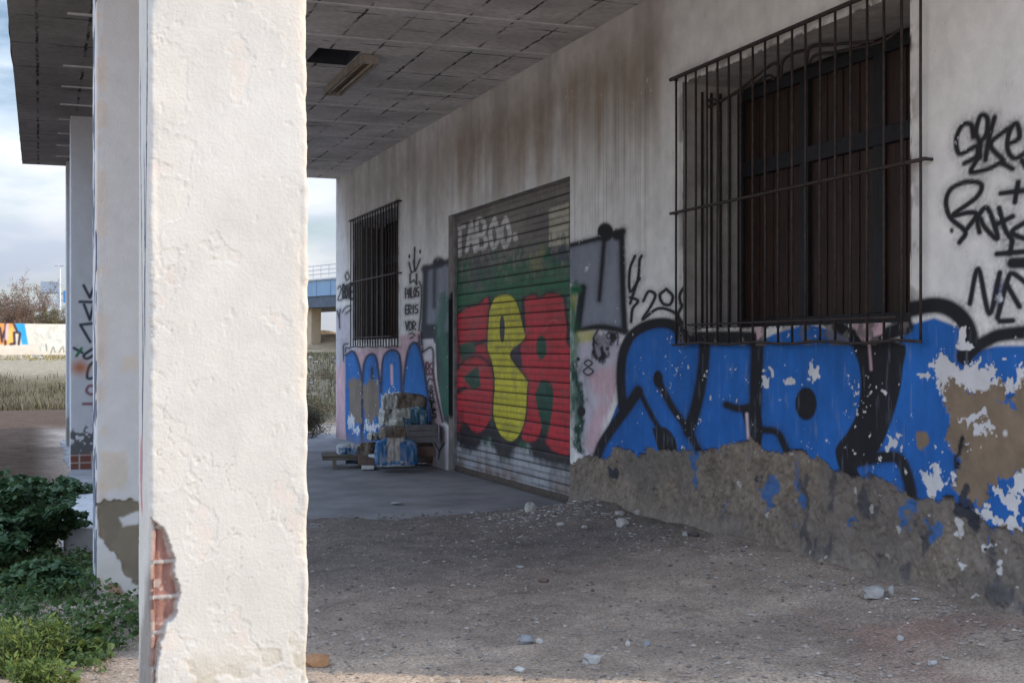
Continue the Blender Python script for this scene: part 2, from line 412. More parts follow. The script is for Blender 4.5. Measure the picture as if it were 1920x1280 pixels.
Z5 = lambda u, v: (570 + u / 2, 340 + v / 2)
TT = lambda u, v: (1560 + u / 2.3694, 180 + v / 2.3694)
P8 = lambda u, v: (1560 + u / 2.1333, 600 + v / 2.1333)
S3 = lambda u, v: (620 + u / 3.6565, 350 + v / 3.6565)
u, v = P.u, P.v
def blend(a, c): P.c[:] = P.c * (1 - np.clip(a, 0, 1)[:, None]) + np.array(c) * np.clip(a, 0, 1)[:, None]
# soot and rain stains under the ceiling
streak = fbm(u * 2.6, v * .22, 4, 50); st2 = fbm(u * 9, v * .35, 3, 52)
low = 3.0 + .9 * (streak - .45) * 2.0 + .28 * (st2 - .5)
a = sst(0, 1.0, v - low) * sst(9.1, 10.0, u) * (.84 + .16 * sst(.35, .7, st2))
a *= 1 - .55 * sst(4.05, 4.5, v + .35 * (fbm(u * 1.5, v * 1.5, 3, 54) - .5))
blend(a * (.80 - .36 * sst(15.0, 16.5, u)), (.285, .20, .13))
blend(sst(.45, .75, fbm(u * 3.5, v * .4, 4, 56)) * sst(2.2, 3.6, v) * sst(9.0, 10.0, u) * .40, (.30, .27, .24))
blend(sst(10.2, 9.7, u) * sst(9.4, 9.8, u) * sst(3.2, 4.2, v) * .30, (.22, .18, .15))
blend(sst(.55, .8, fbm(u * 1.1, v * 1.1, 5, 58)) * .18, (.50, .48, .46))
for k in range(46):                                   # fine vertical drip lines right of the shutter
    yy = 9.8 + random.random() * 1.7
    i = np.nonzero(abs(u - yy) < .012)[0]; z1 = random.uniform(1.9, 3.3)
    P._put(i, .26 * (1 - sst(.003, .010, abs(u[i] - yy))) * sst(z1 - .2, z1 + .3, v[i]) * sst(4.4, 3.6, v[i]), (.14, .13, .125))
# dirty rust near the window grilles
for o in (OPEN[0], OPEN[2]):
    dd = np.maximum(np.maximum(o[0] - u, u - o[1]), np.maximum(o[2] - v, v - o[3]))
    blend(sst(.16, .02, dd) * (.15 + .6 * sst(.48, .66, fbm(u * 7, v * 7, 4, 60))) * .8, (.19, .165, .15))
    blend(sst(.02, .006, dd) * sst(.5, .6, fbm(u * 20, v * 5, 3, 61)), (.12, .10, .09))
# --- pale lilac and pink older coats low on the wall
P.fill([(1020, 560), (1180, 570), (1200, 700), (1100, 900), (1090, 1030), (1020, 1030)], (.50, .47, .53), z=Z5, soft=.06, warp=.08)
P.fill([(1060, 720), (1160, 690), (1190, 740), (1150, 830), (1090, 800)], PINK, z=Z5, soft=.05, warp=.08)
P.fill([(1100, 830), (1150, 820), (1100, 1010), (1050, 1000)], PINK, z=Z5, soft=.07, warp=.05)
P.fill([(120, 640), (470, 600), (540, 1090), (120, 1000)], PINK, z=Z5, soft=.05, warp=.05)
P.fill([(120, 480), (180, 480), (180, 640), (120, 700)], (.55, .53, .58), z=Z5, soft=.1)
P.fill([(360, 580), (440, 560), (430, 640), (370, 650)], PINK, z=Z5, soft=.05)
# --- silver block letters either side of the shutter
P.fill([(985, 240), (1195, 188), (1200, 555), (1030, 548), (1050, 400), (985, 380)], SILV, z=Z5)
P.fill([(1000, 420), (1025, 420), (1020, 470), (1005, 520)], YEL, z=Z5, soft=.02, alpha=.7)
for pts, wd in [([(985, 243), (1110, 212), (1198, 188)], .045), ([(1192, 186), (1196, 400), (1203, 562)], .055),
                ([(1028, 560), (1110, 546), (1204, 562)], .055), ([(1045, 400), (1024, 555)], .075), ([(1127, 200), (1117, 330), (1107, 445)], .04)]:
    P.line(pts, wd, BLACK, z=Z5, soft=.018)
P.ell(1130, 190, 30, 36, BLACK, z=Z5, soft=.02); P.ell(1175, 200, 20, 22, BLACK, z=Z5, soft=.02); P.ell(1020, 405, 22, 20, GREEN, z=Z5, soft=.04)
P.fill([(1020, 565), (1090, 560), (1080, 600), (1020, 605)], (.50, .46, .20), z=Z5, soft=.03)
P.line([(1000, 400), (1008, 600), (1012, 800), (1030, 980)], .09, GREEN, z=Z5, soft=.05, warp=.10, alpha=.85)
P.line([(1015, 700), (1040, 860), (1028, 1000)], .06, (.015, .05, .035), z=Z5, soft=.03, warp=.12)
P.ell(1040, 862, 16, 20, BLACK, z=Z5, soft=.015); P.ell(1028, 666, 7, 8, BLACK, z=Z5)
P.ell(1112, 628, 36, 52, BLACK, z=Z5, soft=.03, warp=.05, mottled=.5); P.ell(1150, 590, 20, 30, BLACK, z=Z5, soft=.02, warp=.05, mottled=.6)
write(P, "8", 1048, 670, 36, 56, 40, .016, BLACK, z=Z5); write(P, "99", 1132, 568, 22, 44, 26, .014, BLACK, z=Z5); P.line([(1100, 560), (1085, 590), (1100, 610)], .016, BLACK, z=Z5)
# left silver block, dark band and white edge
P.fill([(450, 325), (545, 298), (548, 620), (440, 595)], SILV, z=Z5)
for pts, wd in [([(450, 328), (500, 312), (542, 300)], .07), ([(455, 325), (452, 460), (447, 595)], .075), ([(490, 315), (488, 470)], .035)]:
    P.line(pts, wd, (.05, .055, .065), z=Z5, soft=.03)
P.ell(505, 303, 22, 20, (.04, .04, .05), z=Z5, soft=.04)
P.fill([(440, 535), (500, 535), (500, 600), (440, 592)], (.055, .06, .075), z=Z5, soft=.03)
P.fill([(492, 585), (548, 560), (552, 925), (525, 900), (498, 740)], (.06, .075, .085), z=Z5, soft=.04)
P.line([(530, 450), (515, 560), (535, 700), (525, 850)], .15, (.05, .15, .11), z=Z5, soft=.07, warp=.12, alpha=.8)
P.fill([(440, 592), (485, 590), (495, 740), (525, 905), (548, 940), (548, 1095), (500, 1080), (480, 900), (455, 700)], (.64, .60, .64), z=Z5, soft=.02)
P.fill([(468, 700), (490, 720), (520, 900), (500, 930)], PINK, z=Z5, soft=.03)
for pts in ([(443, 640), (482, 628), (487, 740), (520, 900)], [(440, 570), (445, 640)]): P.line(pts, .026, BLACK, z=Z5, soft=.015)
write(P, "VBS", 448, 680, 9, 44, 12, .020, (.10, .03, .05), z=Z5); write(P, "C", 462, 740, 20, 50, 14, .020, BLACK, z=Z5)
write(P, "8BCS", 470, 765, 12, 30, 4, .020, BLACK, dy=30, z=Z5); write(P, "Y", 490, 980, 36, 60, 10, .020, (.06, .09, .16), z=Z5)
# crown and three lines of lettering
for pts in ([(537, 520), (553, 590), (575, 575), (570, 510), (580, 580), (612, 500)], [(545, 600), (545, 660), (570, 640), (590, 670), (588, 600)], [(576, 440), (572, 520)]):
    P.line(pts, .024, BLACK, z=S3, sm=False)
for c in ((540, 478), (576, 425), (613, 445)): P.ell(c[0], c[1], 7, 16, BLACK, z=S3)
write(P, "PALOS", 513, 700, 15, 62, 19, .021, BLACK, z=S3, dy=-3); write(P, "ERIS", 514, 815, 16, 56, 22, .021, BLACK, z=S3, dy=-2); write(P, "VDR", 514, 925, 18, 56, 25, .021, BLACK, z=S3, dy=0)
P.line([(606, 650), (622, 700), (618, 850), (605, 985)], .019, BLACK, z=S3)
for pts in ([(540, 1010), (560, 1003), (576, 1018)], [(545, 1040), (565, 1030)], [(560, 1080), (605, 1065), (603, 1020), (612, 1100)]): P.line(pts, .019, BLACK, z=S3)
# scrawl left of the small window
write(P, "O", 100, 582, 28, 60, 30, .021, BLACK, z=S3); write(P, "2", 50, 680, 24, 95, 30, .021, BLACK, z=S3); write(P, "BOTE", 84, 675, 14, 90, 18, .034, BLACK, z=S3)
for pts in ([(80, 860), (105, 825), (140, 815)], [(105, 870), (140, 840)], [(45, 850), (58, 900), (62, 970)], [(66, 840), (58, 900)], [(88, 1190), (88, 1090), (118, 1075)], [(100, 1130), (105, 1105), (130, 1108)]):
    P.line(pts, .021, BLACK, z=S3)
# blue bubble letters under the small window
for pts in ([(155, 652), (185, 638), (208, 690), (217, 770), (217, 985), (160, 985)], [(219, 985), (220, 760), (226, 680), (245, 650), (270, 660), (285, 760), (285, 985)],
            [(288, 790), (300, 655), (355, 645), (366, 790), (366, 985), (288, 985)], [(368, 985), (370, 800), (388, 645), (415, 605), (440, 650), (468, 820), (474, 985)]):
    P.fill(pts, (.022, .15, .45), z=Z5, soft=.03, warp=.02, sm=True); P.line(pts[:-1], .034, (.03, .04, .09), z=Z5, soft=.012)
P.fill([(235, 985), (235, 930), (300, 905), (470, 900), (474, 985)], (.022, .13, .42), z=Z5, soft=.05, warp=.08)
P.line([(255, 700), (258, 800)], .04, (.03, .04, .09), z=Z5); P.line([(328, 690), (330, 760)], .04, PINK, z=Z5)
P.fill([(168, 745), (195, 735), (216, 745), (216, 900), (190, 905), (172, 870)], MORTAR, z=Z5, warp=.10); P.fill([(220, 770), (245, 738), (278, 745), (282, 880), (240, 905), (225, 870)], MORTAR, z=Z5, warp=.10)
for q in ((175, 900, 14, 30), (240, 915, 18, 16), (270, 920, 14, 14), (330, 805, 28, 20), (300, 830, 12, 26), (195, 935, 14, 14)): P.ell(*q, (.60, .62, .64), z=Z5, warp=.14)
# K200 scrawl
for pts in ([(272, 0), (250, 60), (252, 150), (292, 95)], [(300, 0), (292, 20), (285, 95), (252, 200)], [(252, 175), (285, 190), (262, 225), (256, 278)],
            [(308, 190), (330, 150), (358, 165), (338, 215), (305, 268), (370, 222), (440, 240), (462, 285)], [(405, 140), (378, 165), (390, 200), (420, 205), (432, 170), (405, 140)],
            [(482, 130), (462, 165), (470, 205), (498, 200), (498, 150), (482, 130)], [(470, 215), (455, 250), (480, 285), (505, 240)]):
    P.line(pts, .027, BLACK, z=Z6, soft=.007)
# --- the large blue throw-up
P.fill([(118, 850), (150, 745), (205, 610), (198, 520), (212, 410), (250, 330), (320, 285), (430, 280), (500, 340), (560, 372), (780, 372), (860, 330), (1000, 292), (1130, 330), (1200, 372),
        (1385, 372), (1440, 290), (1540, 262), (1640, 300), (1690, 380), (1680, 420), (1720, 400), (1800, 380), (2600, 372), (2600, 1300), (1300, 1250), (118, 1150)], BLUE, z=Z6, soft=.012)
blend(0 * u, BLUE)
K = (.018, .018, .022)
for pts, wd in [([(112, 850), (135, 790), (185, 715), (240, 640), (285, 572)], .085), ([(222, 640), (213, 560), (213, 470), (228, 390), (268, 325), (345, 287), (425, 288), (480, 335)], .088),
                ([(285, 560), (330, 650), (378, 735), (420, 800)], .045), ([(372, 530), (430, 640), (490, 725), (545, 830)], .060),
                ([(568, 372), (560, 480), (535, 620), (500, 745)], .088), ([(790, 372), (786, 500), (782, 620), (772, 800)], .095), ([(660, 630), (710, 645), (770, 640)], .058),
                ([(815, 735), (872, 745), (905, 800), (918, 835)], .052), ([(1215, 868), (1330, 850), (1395, 862), (1428, 940), (1442, 1010)], .072),
                ([(1440, 225), (1540, 208), (1615, 228), (1672, 285), (1692, 360), (1668, 425)], .095), ([(1690, 405), (1760, 360), (1850, 330), (2150, 322), (2600, 420)], .075),
                ([(470, 340), (560, 345), (700, 345), (780, 350)], .10), ([(1130, 300), (1200, 340), (1300, 340), (1420, 300)], .09)]:
    P.line(pts, wd, K, z=Z6, soft=.014)
P.ell(370, 520, 20, 36, K, z=Z6); P.fill([(345, 728), (400, 725), (440, 770), (445, 830), (380, 835)], K, z=Z6, sm=True)
P.fill([(720, 640), (800, 620), (815, 740), (805, 810), (750, 800), (735, 700)], K, z=Z6)
P.ell(997, 625, 46, 70, K, z=Z6, sm=True)
P.fill([(1185, 365), (1220, 460), (1229, 560), (1212, 660), (1175, 740), (1130, 798), (1122, 845), (1155, 930), (1222, 935), (1216, 890), (1300, 830), (1350, 720), (1390, 590), (1408, 470), (1402, 365)], K, z=Z6, sm=True)
P.fill([(782, 290), (810, 290), (808, 340), (790, 362)], PINK, z=Z6); P.fill([(1195, 280), (1330, 278), (1320, 330), (1280, 345), (1262, 365), (1235, 360), (1215, 330)], PINK, z=Z6)
P.line([(1262, 360), (1268, 420), (1272, 480)], .014, PINK, z=Z6); P.line([(746, 668), (752, 775)], .020, (.58, .48, .56), z=Z6)
P.fill([(860, 372), (880, 330), (1000, 292), (1110, 320), (1170, 372)], BLUE, z=Z6, sm=True)
blend(sst(.56, .70, fbm(u * 10, v * 10, 4, 91)) * ((u > 6.3) & (u < 9.3) & (v > 1.58) & (v < 1.74)) * .8, (.16, .14, .13))
P.c[:] *= (1 + (fbm(u * 2.2, v * 1.1, 5, 93) - .5) * .55 * (v < 1.75) + (fbm(u * 22, v * 2.2, 3, 94) - .5) * .22 * (v < 1.75))[:, None]
blend(sst(.62, .85, fbm(u * 30, v * 5, 4, 95)) * (v < 1.7) * .22, (.30, .34, .42))
# paint losses: white flecks
for q in ((820, 485, 8, 12), (850, 490, 9, 14), (825, 540, 14, 22), (928, 533, 24, 20), (1030, 485, 26, 32), (1005, 522, 5, 6), (1045, 515, 8, 14), (905, 465, 4, 5), (1660, 330, 16, 40), (1672, 372, 30, 18), (1835, 432, 9, 8), (1887, 430, 4, 4),
          (475, 818, 6, 8), (1330, 580, 10, 10), (1300, 560, 5, 8), (1180, 300, 4, 30)):
    P.ell(*q, (.62, .62, .63), z=Z6, warp=.05, soft=.004)
flk = fbm(u * 5, v * 5, 5, 70) + .22 * (fbm(u * 30, v * 30, 3, 71) - .5)
blend((sst(.80, .81, flk) * (v < 1.5) * (u < 9.6)) * .9, (.60, .60, .60))
# tags right of the big window
tg = [[(628, 182), (618, 128), (578, 132), (552, 195), (568, 258), (640, 225), (642, 268), (588, 300)], [(658, 210), (656, 275)], [(655, 200), (640, 160), (660, 88), (690, 100), (685, 170), (655, 205)],
      [(722, 95), (695, 200), (682, 285)], [(782, 145), (705, 215), (760, 285)], [(785, 215), (832, 185), (820, 122), (788, 160), (780, 235), (812, 278), (862, 250)], [(900, 130), (868, 170), (900, 220), (870, 280)],
      [(642, 288), (618, 340), (700, 322), (750, 300), (802, 324)], [(845, 290), (880, 330), (930, 300)],
      [(566, 650), (592, 602), (525, 540), (506, 470), (530, 412), (600, 382), (664, 394), (640, 452), (535, 530), (605, 518), (642, 528), (600, 590)],
      [(655, 605), (648, 545), (690, 498), (735, 632), (680, 585), (660, 545)], [(726, 572), (802, 535)], [(742, 498), (768, 590), (800, 640)],
      [(750, 432), (870, 418)], [(828, 382), (812, 472)], [(860, 560), (800, 605), (870, 640)], [(732, 702), (870, 690)], [(800, 650), (790, 700)],
      [(612, 922), (650, 768), (698, 966), (745, 785)], [(735, 985), (775, 830), (800, 788), (862, 830)], [(778, 840), (832, 935)], [(745, 1000), (802, 997)]]
P.ell(738, 880, 22, 60, (.03, .13, .38), z=TT, soft=.03, alpha=.8)
for pts in tg: P.line(pts, .031, BLACK, z=TT, soft=.008)
P.line([(800, 742), (900, 740)], .062, BLACK, z=TT, soft=.012); P.ell(532, 598, 9, 12, BLACK, z=TT); P.ell(742, 890, 8, 22, (.62, .62, .63), z=TT, warp=.04)

# ---- peeled areas: depth field
depth = np.zeros(u.size)
nzb = fbm(u * 6, v * 6, 4, 101) - .5; nzf = fbm(u * 26, v * 26, 3, 103) - .5 + .8 * (fbm(u * 70, v * 70, 2, 104) - .5)
line_px = [(0, 880), (30, 868), (80, 846), (160, 856), (185, 815), (240, 820), (280, 842), (330, 808), (480, 826), (560, 826), (630, 815), (650, 782), (700, 790), (760, 772), (800, 802), (825, 822), (880, 836), (960, 824),
           (1010, 852), (1080, 876), (1110, 912), (1200, 936), (1340, 952), (1440, 1002), (1550, 1026), (1600, 1012), (1690, 1075), (1760, 1140), (2050, 1190), (2700, 1250)]
lp = np.array([wal(*Z6(*q)) for q in line_px]); o = np.argsort(lp[:, 0])
lz = np.interp(u, lp[o, 0], lp[o, 1]); right = u < 11.6
sdb = (v - lz) + nzb * .07 + nzf * .05
m_base = (1 - sst(-.004, .006, sdb)) * right
# upper brown patch
pb = [(440, 262), (480, 235), (540, 265), (600, 282), (660, 245), (690, 240), (700, 290), (768, 230), (1300, 240), (1300, 560), (768, 575), (730, 618), (700, 640), (640, 660), (600, 720), (590, 752), (530, 715), (482, 690), (472, 640), (500, 560), (462, 500), (465, 400), (446, 300)]
pw = [(385, 170), (435, 132), (462, 178), (520, 168), (572, 145), (592, 185), (642, 190), (652, 215), (690, 240), (768, 190), (1300, 180), (1300, 300), (600, 320), (450, 320)]
pw2 = [(440, 690), (540, 705), (620, 690), (650, 655), (768, 575), (1300, 560), (1300, 880), (768, 860), (690, 840), (600, 790)]
PB = [wal(*P8(*q)) for q in pb]; PW = [wal(*P8(*q)) for q in pw]; PW2 = [wal(*P8(*q)) for q in pw2]
i = np.nonzero(u < 7.2)[0]
sB = np.full(u.size, 9.); sW = np.full(u.size, 9.); sW2 = np.full(u.size, 9.)
for S, Q in ((sB, PB), (sW, PW), (sW2, PW2)): S[i] = poly_sd(u[i], v[i], Q)
mW = 1 - sst(-.003, .005, np.minimum(sW, np.where(fbm(u * 9, v * 9, 4, 111) > .50, sW2, .05 + 0 * u)) + nzb * .09 + nzf * .085)
mBr = 1 - sst(-.003, .005, sB + nzb * .07 + nzf * .08)
spk = sst(.80, .81, fbm(u * 8, v * 8, 5, 115) + .25 * nzf) * (u < 7.1) * (v < 1.35)
mW = np.maximum(mW, spk)
blend(mW, (.62, .62, .63))
mBr = mBr * (1 - spk * (fbm(u * 2, v * 2, 3, 117) > .5))
brown = np.array((.225, .170, .118)) * (.8 + .4 * fbm(u * 12, v * 12, 4, 119))[:, None]
P.c[:] = P.c * (1 - mBr[:, None]) + brown * mBr[:, None]
mort = np.array(MORTAR) * (.74 + .5 * fbm(u * 5, v * 5, 5, 121) + .75 * nzf)[:, None]
warm = sst(.42, .62, fbm(u * 1.3, v * 1.3, 4, 123))[:, None]
mort = mort * (1 - warm * .45) + np.array((.135, .125, .118)) * warm * .45
P.c[:] = P.c * (1 - m_base[:, None]) + mort * m_base[:, None]
# leftovers of paint, soot and plaster on the bare mortar
rem = fbm(u * 7 + 3, v * 4, 5, 131) + .2 * nzf
blend(m_base * sst(.735, .78, rem) * (u < 8.6) * .7, (.03, .12, .33))
blend(m_base * sst(.62, .74, fbm(u * 6, v * 5, 5, 133)) * (u < 7.6) * .7, (.04, .045, .06))
blend(m_base * sst(.79, .80, fbm(u * 11, v * 11, 4, 135)) * (u < 8.6) * .8, (.45, .43, .41))
for q in ((515, 870, 14, 60), (525, 940, 10, 40), (840, 985, 34, 46), (965, 1015, 16, 26), (1430, 1080, 40, 30), (1540, 1160, 20, 60), (1200, 1130, 25, 20)): P.ell(*q, (.03, .13, .36), z=Z6, warp=.09, soft=.012, alpha=.8)
for q in ((180, 915, 16, 30), (790, 945, 14, 16), (603, 1005, 6, 14), (1665, 1060, 40, 70), (1700, 1130, 30, 40), (160, 900, 10, 12)): P.ell(*q, (.03, .035, .05), z=Z6, warp=.08, soft=.012, alpha=.9)
P.line([(500, 590), (502, 540), (510, 480)], .020, BLACK, z=P8, warp=.04); P.ell(512, 478, 14, 16, BLACK, z=P8, warp=.03)
P.ell(360, 478, 26, 40, (.225, .170, .118), z=P8, warp=.03, soft=.01); P.ell(705, 330, 30, 36, BLUE, z=P8, warp=.10, soft=.01, alpha=.85); P.ell(686, 452, 9, 12, (.62, .62, .63), z=P8)
for q in ((560, 410, 40, 16), (610, 450, 30, 24), (525, 395, 10, 14), (270, 445, 20, 14), (235, 490, 30, 24), (420, 640, 40, 36), (395, 600, 26, 14), (400, 690, 24, 20), (480, 620, 18, 14)):
    P.ell(*q, (.60, .61, .63), z=P8, warp=.12, soft=.005)
for q in ((605, 915, 14, 16), (628, 885, 9, 11), (685, 1012, 14, 18), (680, 975, 8, 20), (530, 970, 14, 12), (500, 832, 14, 26), (590, 1096, 18, 9)): P.ell(*q, (.55, .55, .54), z=P8, warp=.06, soft=.005)
for q in ((605, 916, 7, 7), (629, 886, 4, 5)): P.ell(*q, BLACK, z=P8, soft=.004)
dusty = sst(.30, .02, v + .1 * nzb) * right
blend(dusty * .55, (.24, .215, .19))
blend(sst(.25, .0, v) * (u > 15.7) * .5, (.2, .18, .17))
peel = np.maximum(m_base, mBr)
depth += .003 * (fbm(u * 4, v * 4, 4, 140) - .5) + .0016 * (fbm(u * 24, v * 24, 3, 141) - .5)
depth += peel * -.012 + m_base * (.055 * (fbm(u * 4, v * 4, 5, 143) - .5) + .022 * (fbm(u * 17, v * 17, 4, 145) - .5) - .012 * sst(.60, .72, fbm(u * 12, v * 12, 3, 146))) + mBr * .006 * (fbm(u * 20, v * 20, 4, 147) - .5)
depth += mW * (1 - peel) * -.004 + m_base * .05 * sst(.55, 0, v)
damp = np.ones(u.size)
for o_ in OPEN:
    dd = np.maximum(np.maximum(o_[0] - u, u - o_[1]), np.maximum(o_[2] - v, v - o_[3])); damp *= sst(-.001, .03, dd)
depth *= .08 + .92 * damp
uc, vc = (WY[:-1, :-1] + WY[1:, 1:]) / 2, (WZ[:-1, :-1] + WZ[1:, 1:]) / 2
keep = np.ones(uc.shape, bool)
for o_ in OPEN: keep &= ~((uc > o_[0]) & (uc < o_[1]) & (vc > o_[2]) & (vc < o_[3]))
Pw = np.stack([WX - depth.reshape(WY.shape), WY, WZ], -1)[:, ::-1]
wall = child(grid_mesh("wall", Pw, M_wall, cols=P.c.reshape(WY.shape + (3,))[:, ::-1].reshape(-1, 3), keep=keep[:, ::-1]))
wall['label'] = "long stained white wall covered in blue, silver and black graffiti"

# ---- shell of the building behind the wall
m = MB(); XB = 12.5
m.box((WX + .02, Y0, -.1), (XB, Y0 + .25, CZ)); child(m.build("end_wall", M_rev))
m = MB(); m.box((WX + .02, Y1 - .25, -.1), (XB, Y1, CZ)); child(m.build("end_wall", M_rev))
m = MB(); m.box((XB, Y0, -.1), (XB + .25, Y1, CZ)); child(m.build("back_wall", M_rev))

# ---- canopy slab with coffered soffit
XE = -.27; HX0, HX1, HY0, HY1 = 2.62, 3.06, 12.62, 13.30
M_soff, t, b = mat_base("soffit_tiles"); N = t.nodes; l = t.links.new
b.inputs['Roughness'].default_value = .9
tcn = N.new("ShaderNodeTexCoord"); mpn = N.new("ShaderNodeMapping")
mpn.inputs['Rotation'].default_value = (0, 0, 0)
l(tcn.outputs['Object'], mpn.inputs[0])
dn = noise_node(9, 3); 
br = N.new("ShaderNodeTexBrick"); br.offset = .0; br.inputs['Scale'].default_value = 1.0
br.inputs['Brick Width'].default_value = .46; br.inputs['Row Height'].default_value = 1.12; br.inputs['Mortar Size'].default_value = .015; br.inputs['Mortar Smooth'].default_value = .2
vm = N.new("ShaderNodeVectorMath"); vm.operation = 'MULTIPLY_ADD'; vm.inputs[1].default_value = (.05, .03, 0); l(dn.outputs['Color'], vm.inputs[0]); l(mpn.outputs[0], vm.inputs[2])
l(vm.outputs[0], br.inputs['Vector'])
br.inputs['Color1'].default_value = (.64, .60, .565, 1); br.inputs['Color2'].default_value = (.56, .525, .495, 1); br.inputs['Mortar'].default_value = (.07, .066, .062, 1)
n1 = noise_node(1.1, 6); n2 = noise_node(14, 4)
gap = maprange(noise_node(3.2, 3).outputs['Fac'], .42, .58, 0, 1)
mx = N.new("ShaderNodeMix"); mx.data_type = 'RGBA'; mx.inputs['A'].default_value = (.60, .56, .53, 1)
l(br.outputs['Color'], mx.inputs['B']); l(gap, mx.inputs['Factor'])
c_ = mulv(mx.outputs['Result'], maprange(n1.outputs['Fac'], .3, .7, .7, 1.2)); c_ = mulv(c_, maprange(n2.outputs['Fac'], .3, .7, .82, 1.12))
sp_ = N.new("ShaderNodeMapping"); sp_.inputs['Scale'].default_value = (.8, 2.2, 1); l(tcn.outputs['Object'], sp_.inputs[0])
n5 = N.new("ShaderNodeTexNoise"); n5.inputs['Scale'].default_value = 1.3; n5.inputs['Detail'].default_value = 7; n5.inputs['Roughness'].default_value = .7; l(sp_.outputs[0], n5.inputs['Vector'])
c_ = mulv(c_, maprange(n5.outputs['Fac'], .60, .72, 1.0, .38))                      # soot and damp stains
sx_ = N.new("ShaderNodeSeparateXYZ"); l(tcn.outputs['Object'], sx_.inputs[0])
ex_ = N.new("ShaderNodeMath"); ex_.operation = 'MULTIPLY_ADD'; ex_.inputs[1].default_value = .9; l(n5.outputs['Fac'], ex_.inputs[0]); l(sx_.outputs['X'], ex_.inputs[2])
c_ = mulv(c_, maprange(ex_.outputs[0], 1.0, 1.6, .42, 1.0))                       # darker towards the open left edge
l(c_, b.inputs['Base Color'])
bpn = N.new("ShaderNodeBump"); bpn.invert = True; bpn.inputs['Strength'].default_value = .6; bpn.inputs['Distance'].default_value = .02; l(br.outputs['Fac'], bpn.inputs['Height']); l(bpn.outputs[0], b.inputs['Normal'])
m = MB()
xg = [XE, HX0, HX1, WX + .02, XB + .25]; yg = [Y0, HY0, HY1, Y1]
for i in range(4):
    for j in range(3):
        if i == 1 and j == 1: continue
        m.add([(xg[i], yg[j], CZ), (xg[i + 1], yg[j], CZ), (xg[i + 1], yg[j + 1], CZ), (xg[i], yg[j + 1], CZ)], [(0, 3, 2, 1)])
zt = CZ + .30; q = [(XE, Y0), (XB + .25, Y0), (XB + .25, Y1), (XE, Y1)]
ledge = ragged(q, .25, .018); n = len(ledge)
m.add([(x, y, CZ) for x, y in ledge] + [(x, y, zt) for x, y in ledge], [(i, (i + 1) % n, n + (i + 1) % n, n + i) for i in range(n)] + [tuple(range(n, 2 * n))])
hz = CZ + .22
m.add([(HX0, HY0, CZ), (HX1, HY0, CZ), (HX1, HY1, CZ), (HX0, HY1, CZ), (HX0, HY0, hz), (HX1, HY0, hz), (HX1, HY1, hz), (HX0, HY1, hz)],
      [])
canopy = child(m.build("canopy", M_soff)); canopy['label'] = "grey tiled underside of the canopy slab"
mv = MB(); mv.add([(HX0, HY0, CZ + .002), (HX1, HY0, CZ + .002), (HX1, HY1, CZ + .002), (HX0, HY1, CZ + .002), (HX0, HY0, hz), (HX1, HY0, hz), (HX1, HY1, hz), (HX0, HY1, hz)],
      [(0, 1, 5, 4), (1, 2, 6, 5), (2, 3, 7, 6), (3, 0, 4, 7), (4, 5, 6, 7)])
vo = mv.build("missing_panel", surf("shade_painted_void", (.05, .055, .07), (.03, .032, .04), scale=3)); vo.parent = canopy; vo['label'] = "dark hole of a missing ceiling panel"  # hole interior coloured near black, its shade put into the material
M_rib = surf("rib_plaster", (.66, .645, .63), (.50, .49, .48), scale=7, bump=.3, bscale=30)
for k in range(16):
    y = Y0 + .3 + 1.12 * k + random.uniform(-.03, .03)
    m = MB()
    for j in range(12):
        x0 = XE + .5 + (WX - XE - .53) * j / 12; x1 = XE + .5 + (WX - XE - .53) * (j + 1) / 12
        if HY0 - .05 < y < HY1 + .05: continue
        wv_ = .026 + random.uniform(-.006, .008)
        m.box((x0, y - wv_, CZ - .010 + random.uniform(-.004, .003)), (x1, y + wv_, CZ + .01))
    if not m.v: continue
    rib = m.build("rib", M_rib); rib.parent = canopy

# ---- pillars
def pillar(x0, y0, wx, wy, z_step, paintfn, dispfn, du=.006):
    r = .014; per = []; n_f = int(wx / du); n_s = int(wy / (du * 1.6))
    def side(a, b, n, nrm):
        for k in range(n):
            f = (k + .5) / n; per.append((a[0] + (b[0] - a[0]) * f, a[1] + (b[1] - a[1]) * f, nrm[0], nrm[1]))
    def corner(cx, cy_, a):
        for k in range(5):
            t = a + math.pi / 2 * (k + .5) / 5; per.append((cx + r * math.cos(t), cy_ + r * math.sin(t), math.cos(t), math.sin(t)))
    X0, X1, YA, YB = x0, x0 + wx, y0, y0 + wy
    side((X0 + r, YA), (X1 - r, YA), n_f, (0, -1)); corner(X1 - r, YA + r, -math.pi / 2)
    side((X1, YA + r), (X1, YB - r), n_s // 3, (1, 0)); corner(X1 - r, YB - r, 0)
    side((X1 - r, YB), (X0 + r, YB), n_f // 5, (0, 1)); corner(X0 + r, YB - r, math.pi / 2)
    side((X0, YB - r), (X0, YA + r), n_s, (-1, 0)); corner(X0 + r, YA + r, math.pi)
    per = np.array(per); z = np.arange(-.15, CZ + z_step, z_step); z[-1] = CZ
    n = len(per); PX = np.tile(per[:, 0], (len(z), 1)); PY = np.tile(per[:, 1], (len(z), 1)); Zz = np.tile(z[:, None], (1, n))
    NX = np.tile(per[:, 2], (len(z), 1)); NY = np.tile(per[:, 3], (len(z), 1))
    col = paintfn(PX, PY, Zz, NX, NY); d = dispfn(PX, PY, Zz, NX, NY)
    Q = np.stack([PX + NX * d, PY + NY * d, Zz], -1)
    return child(grid_mesh("pillar", Q, M_pil, cols=col.reshape(-1, 3), wrap=True))
PW_, PD_ = .527, .50; PXL = .34; PY1 = 4.355
def mixc(c, a, k):
    a = np.clip(a, 0, 1)[..., None]; return c * (1 - a) + np.array(k) * a
fr1 = lambda px, py: atY(px, py, PY1)
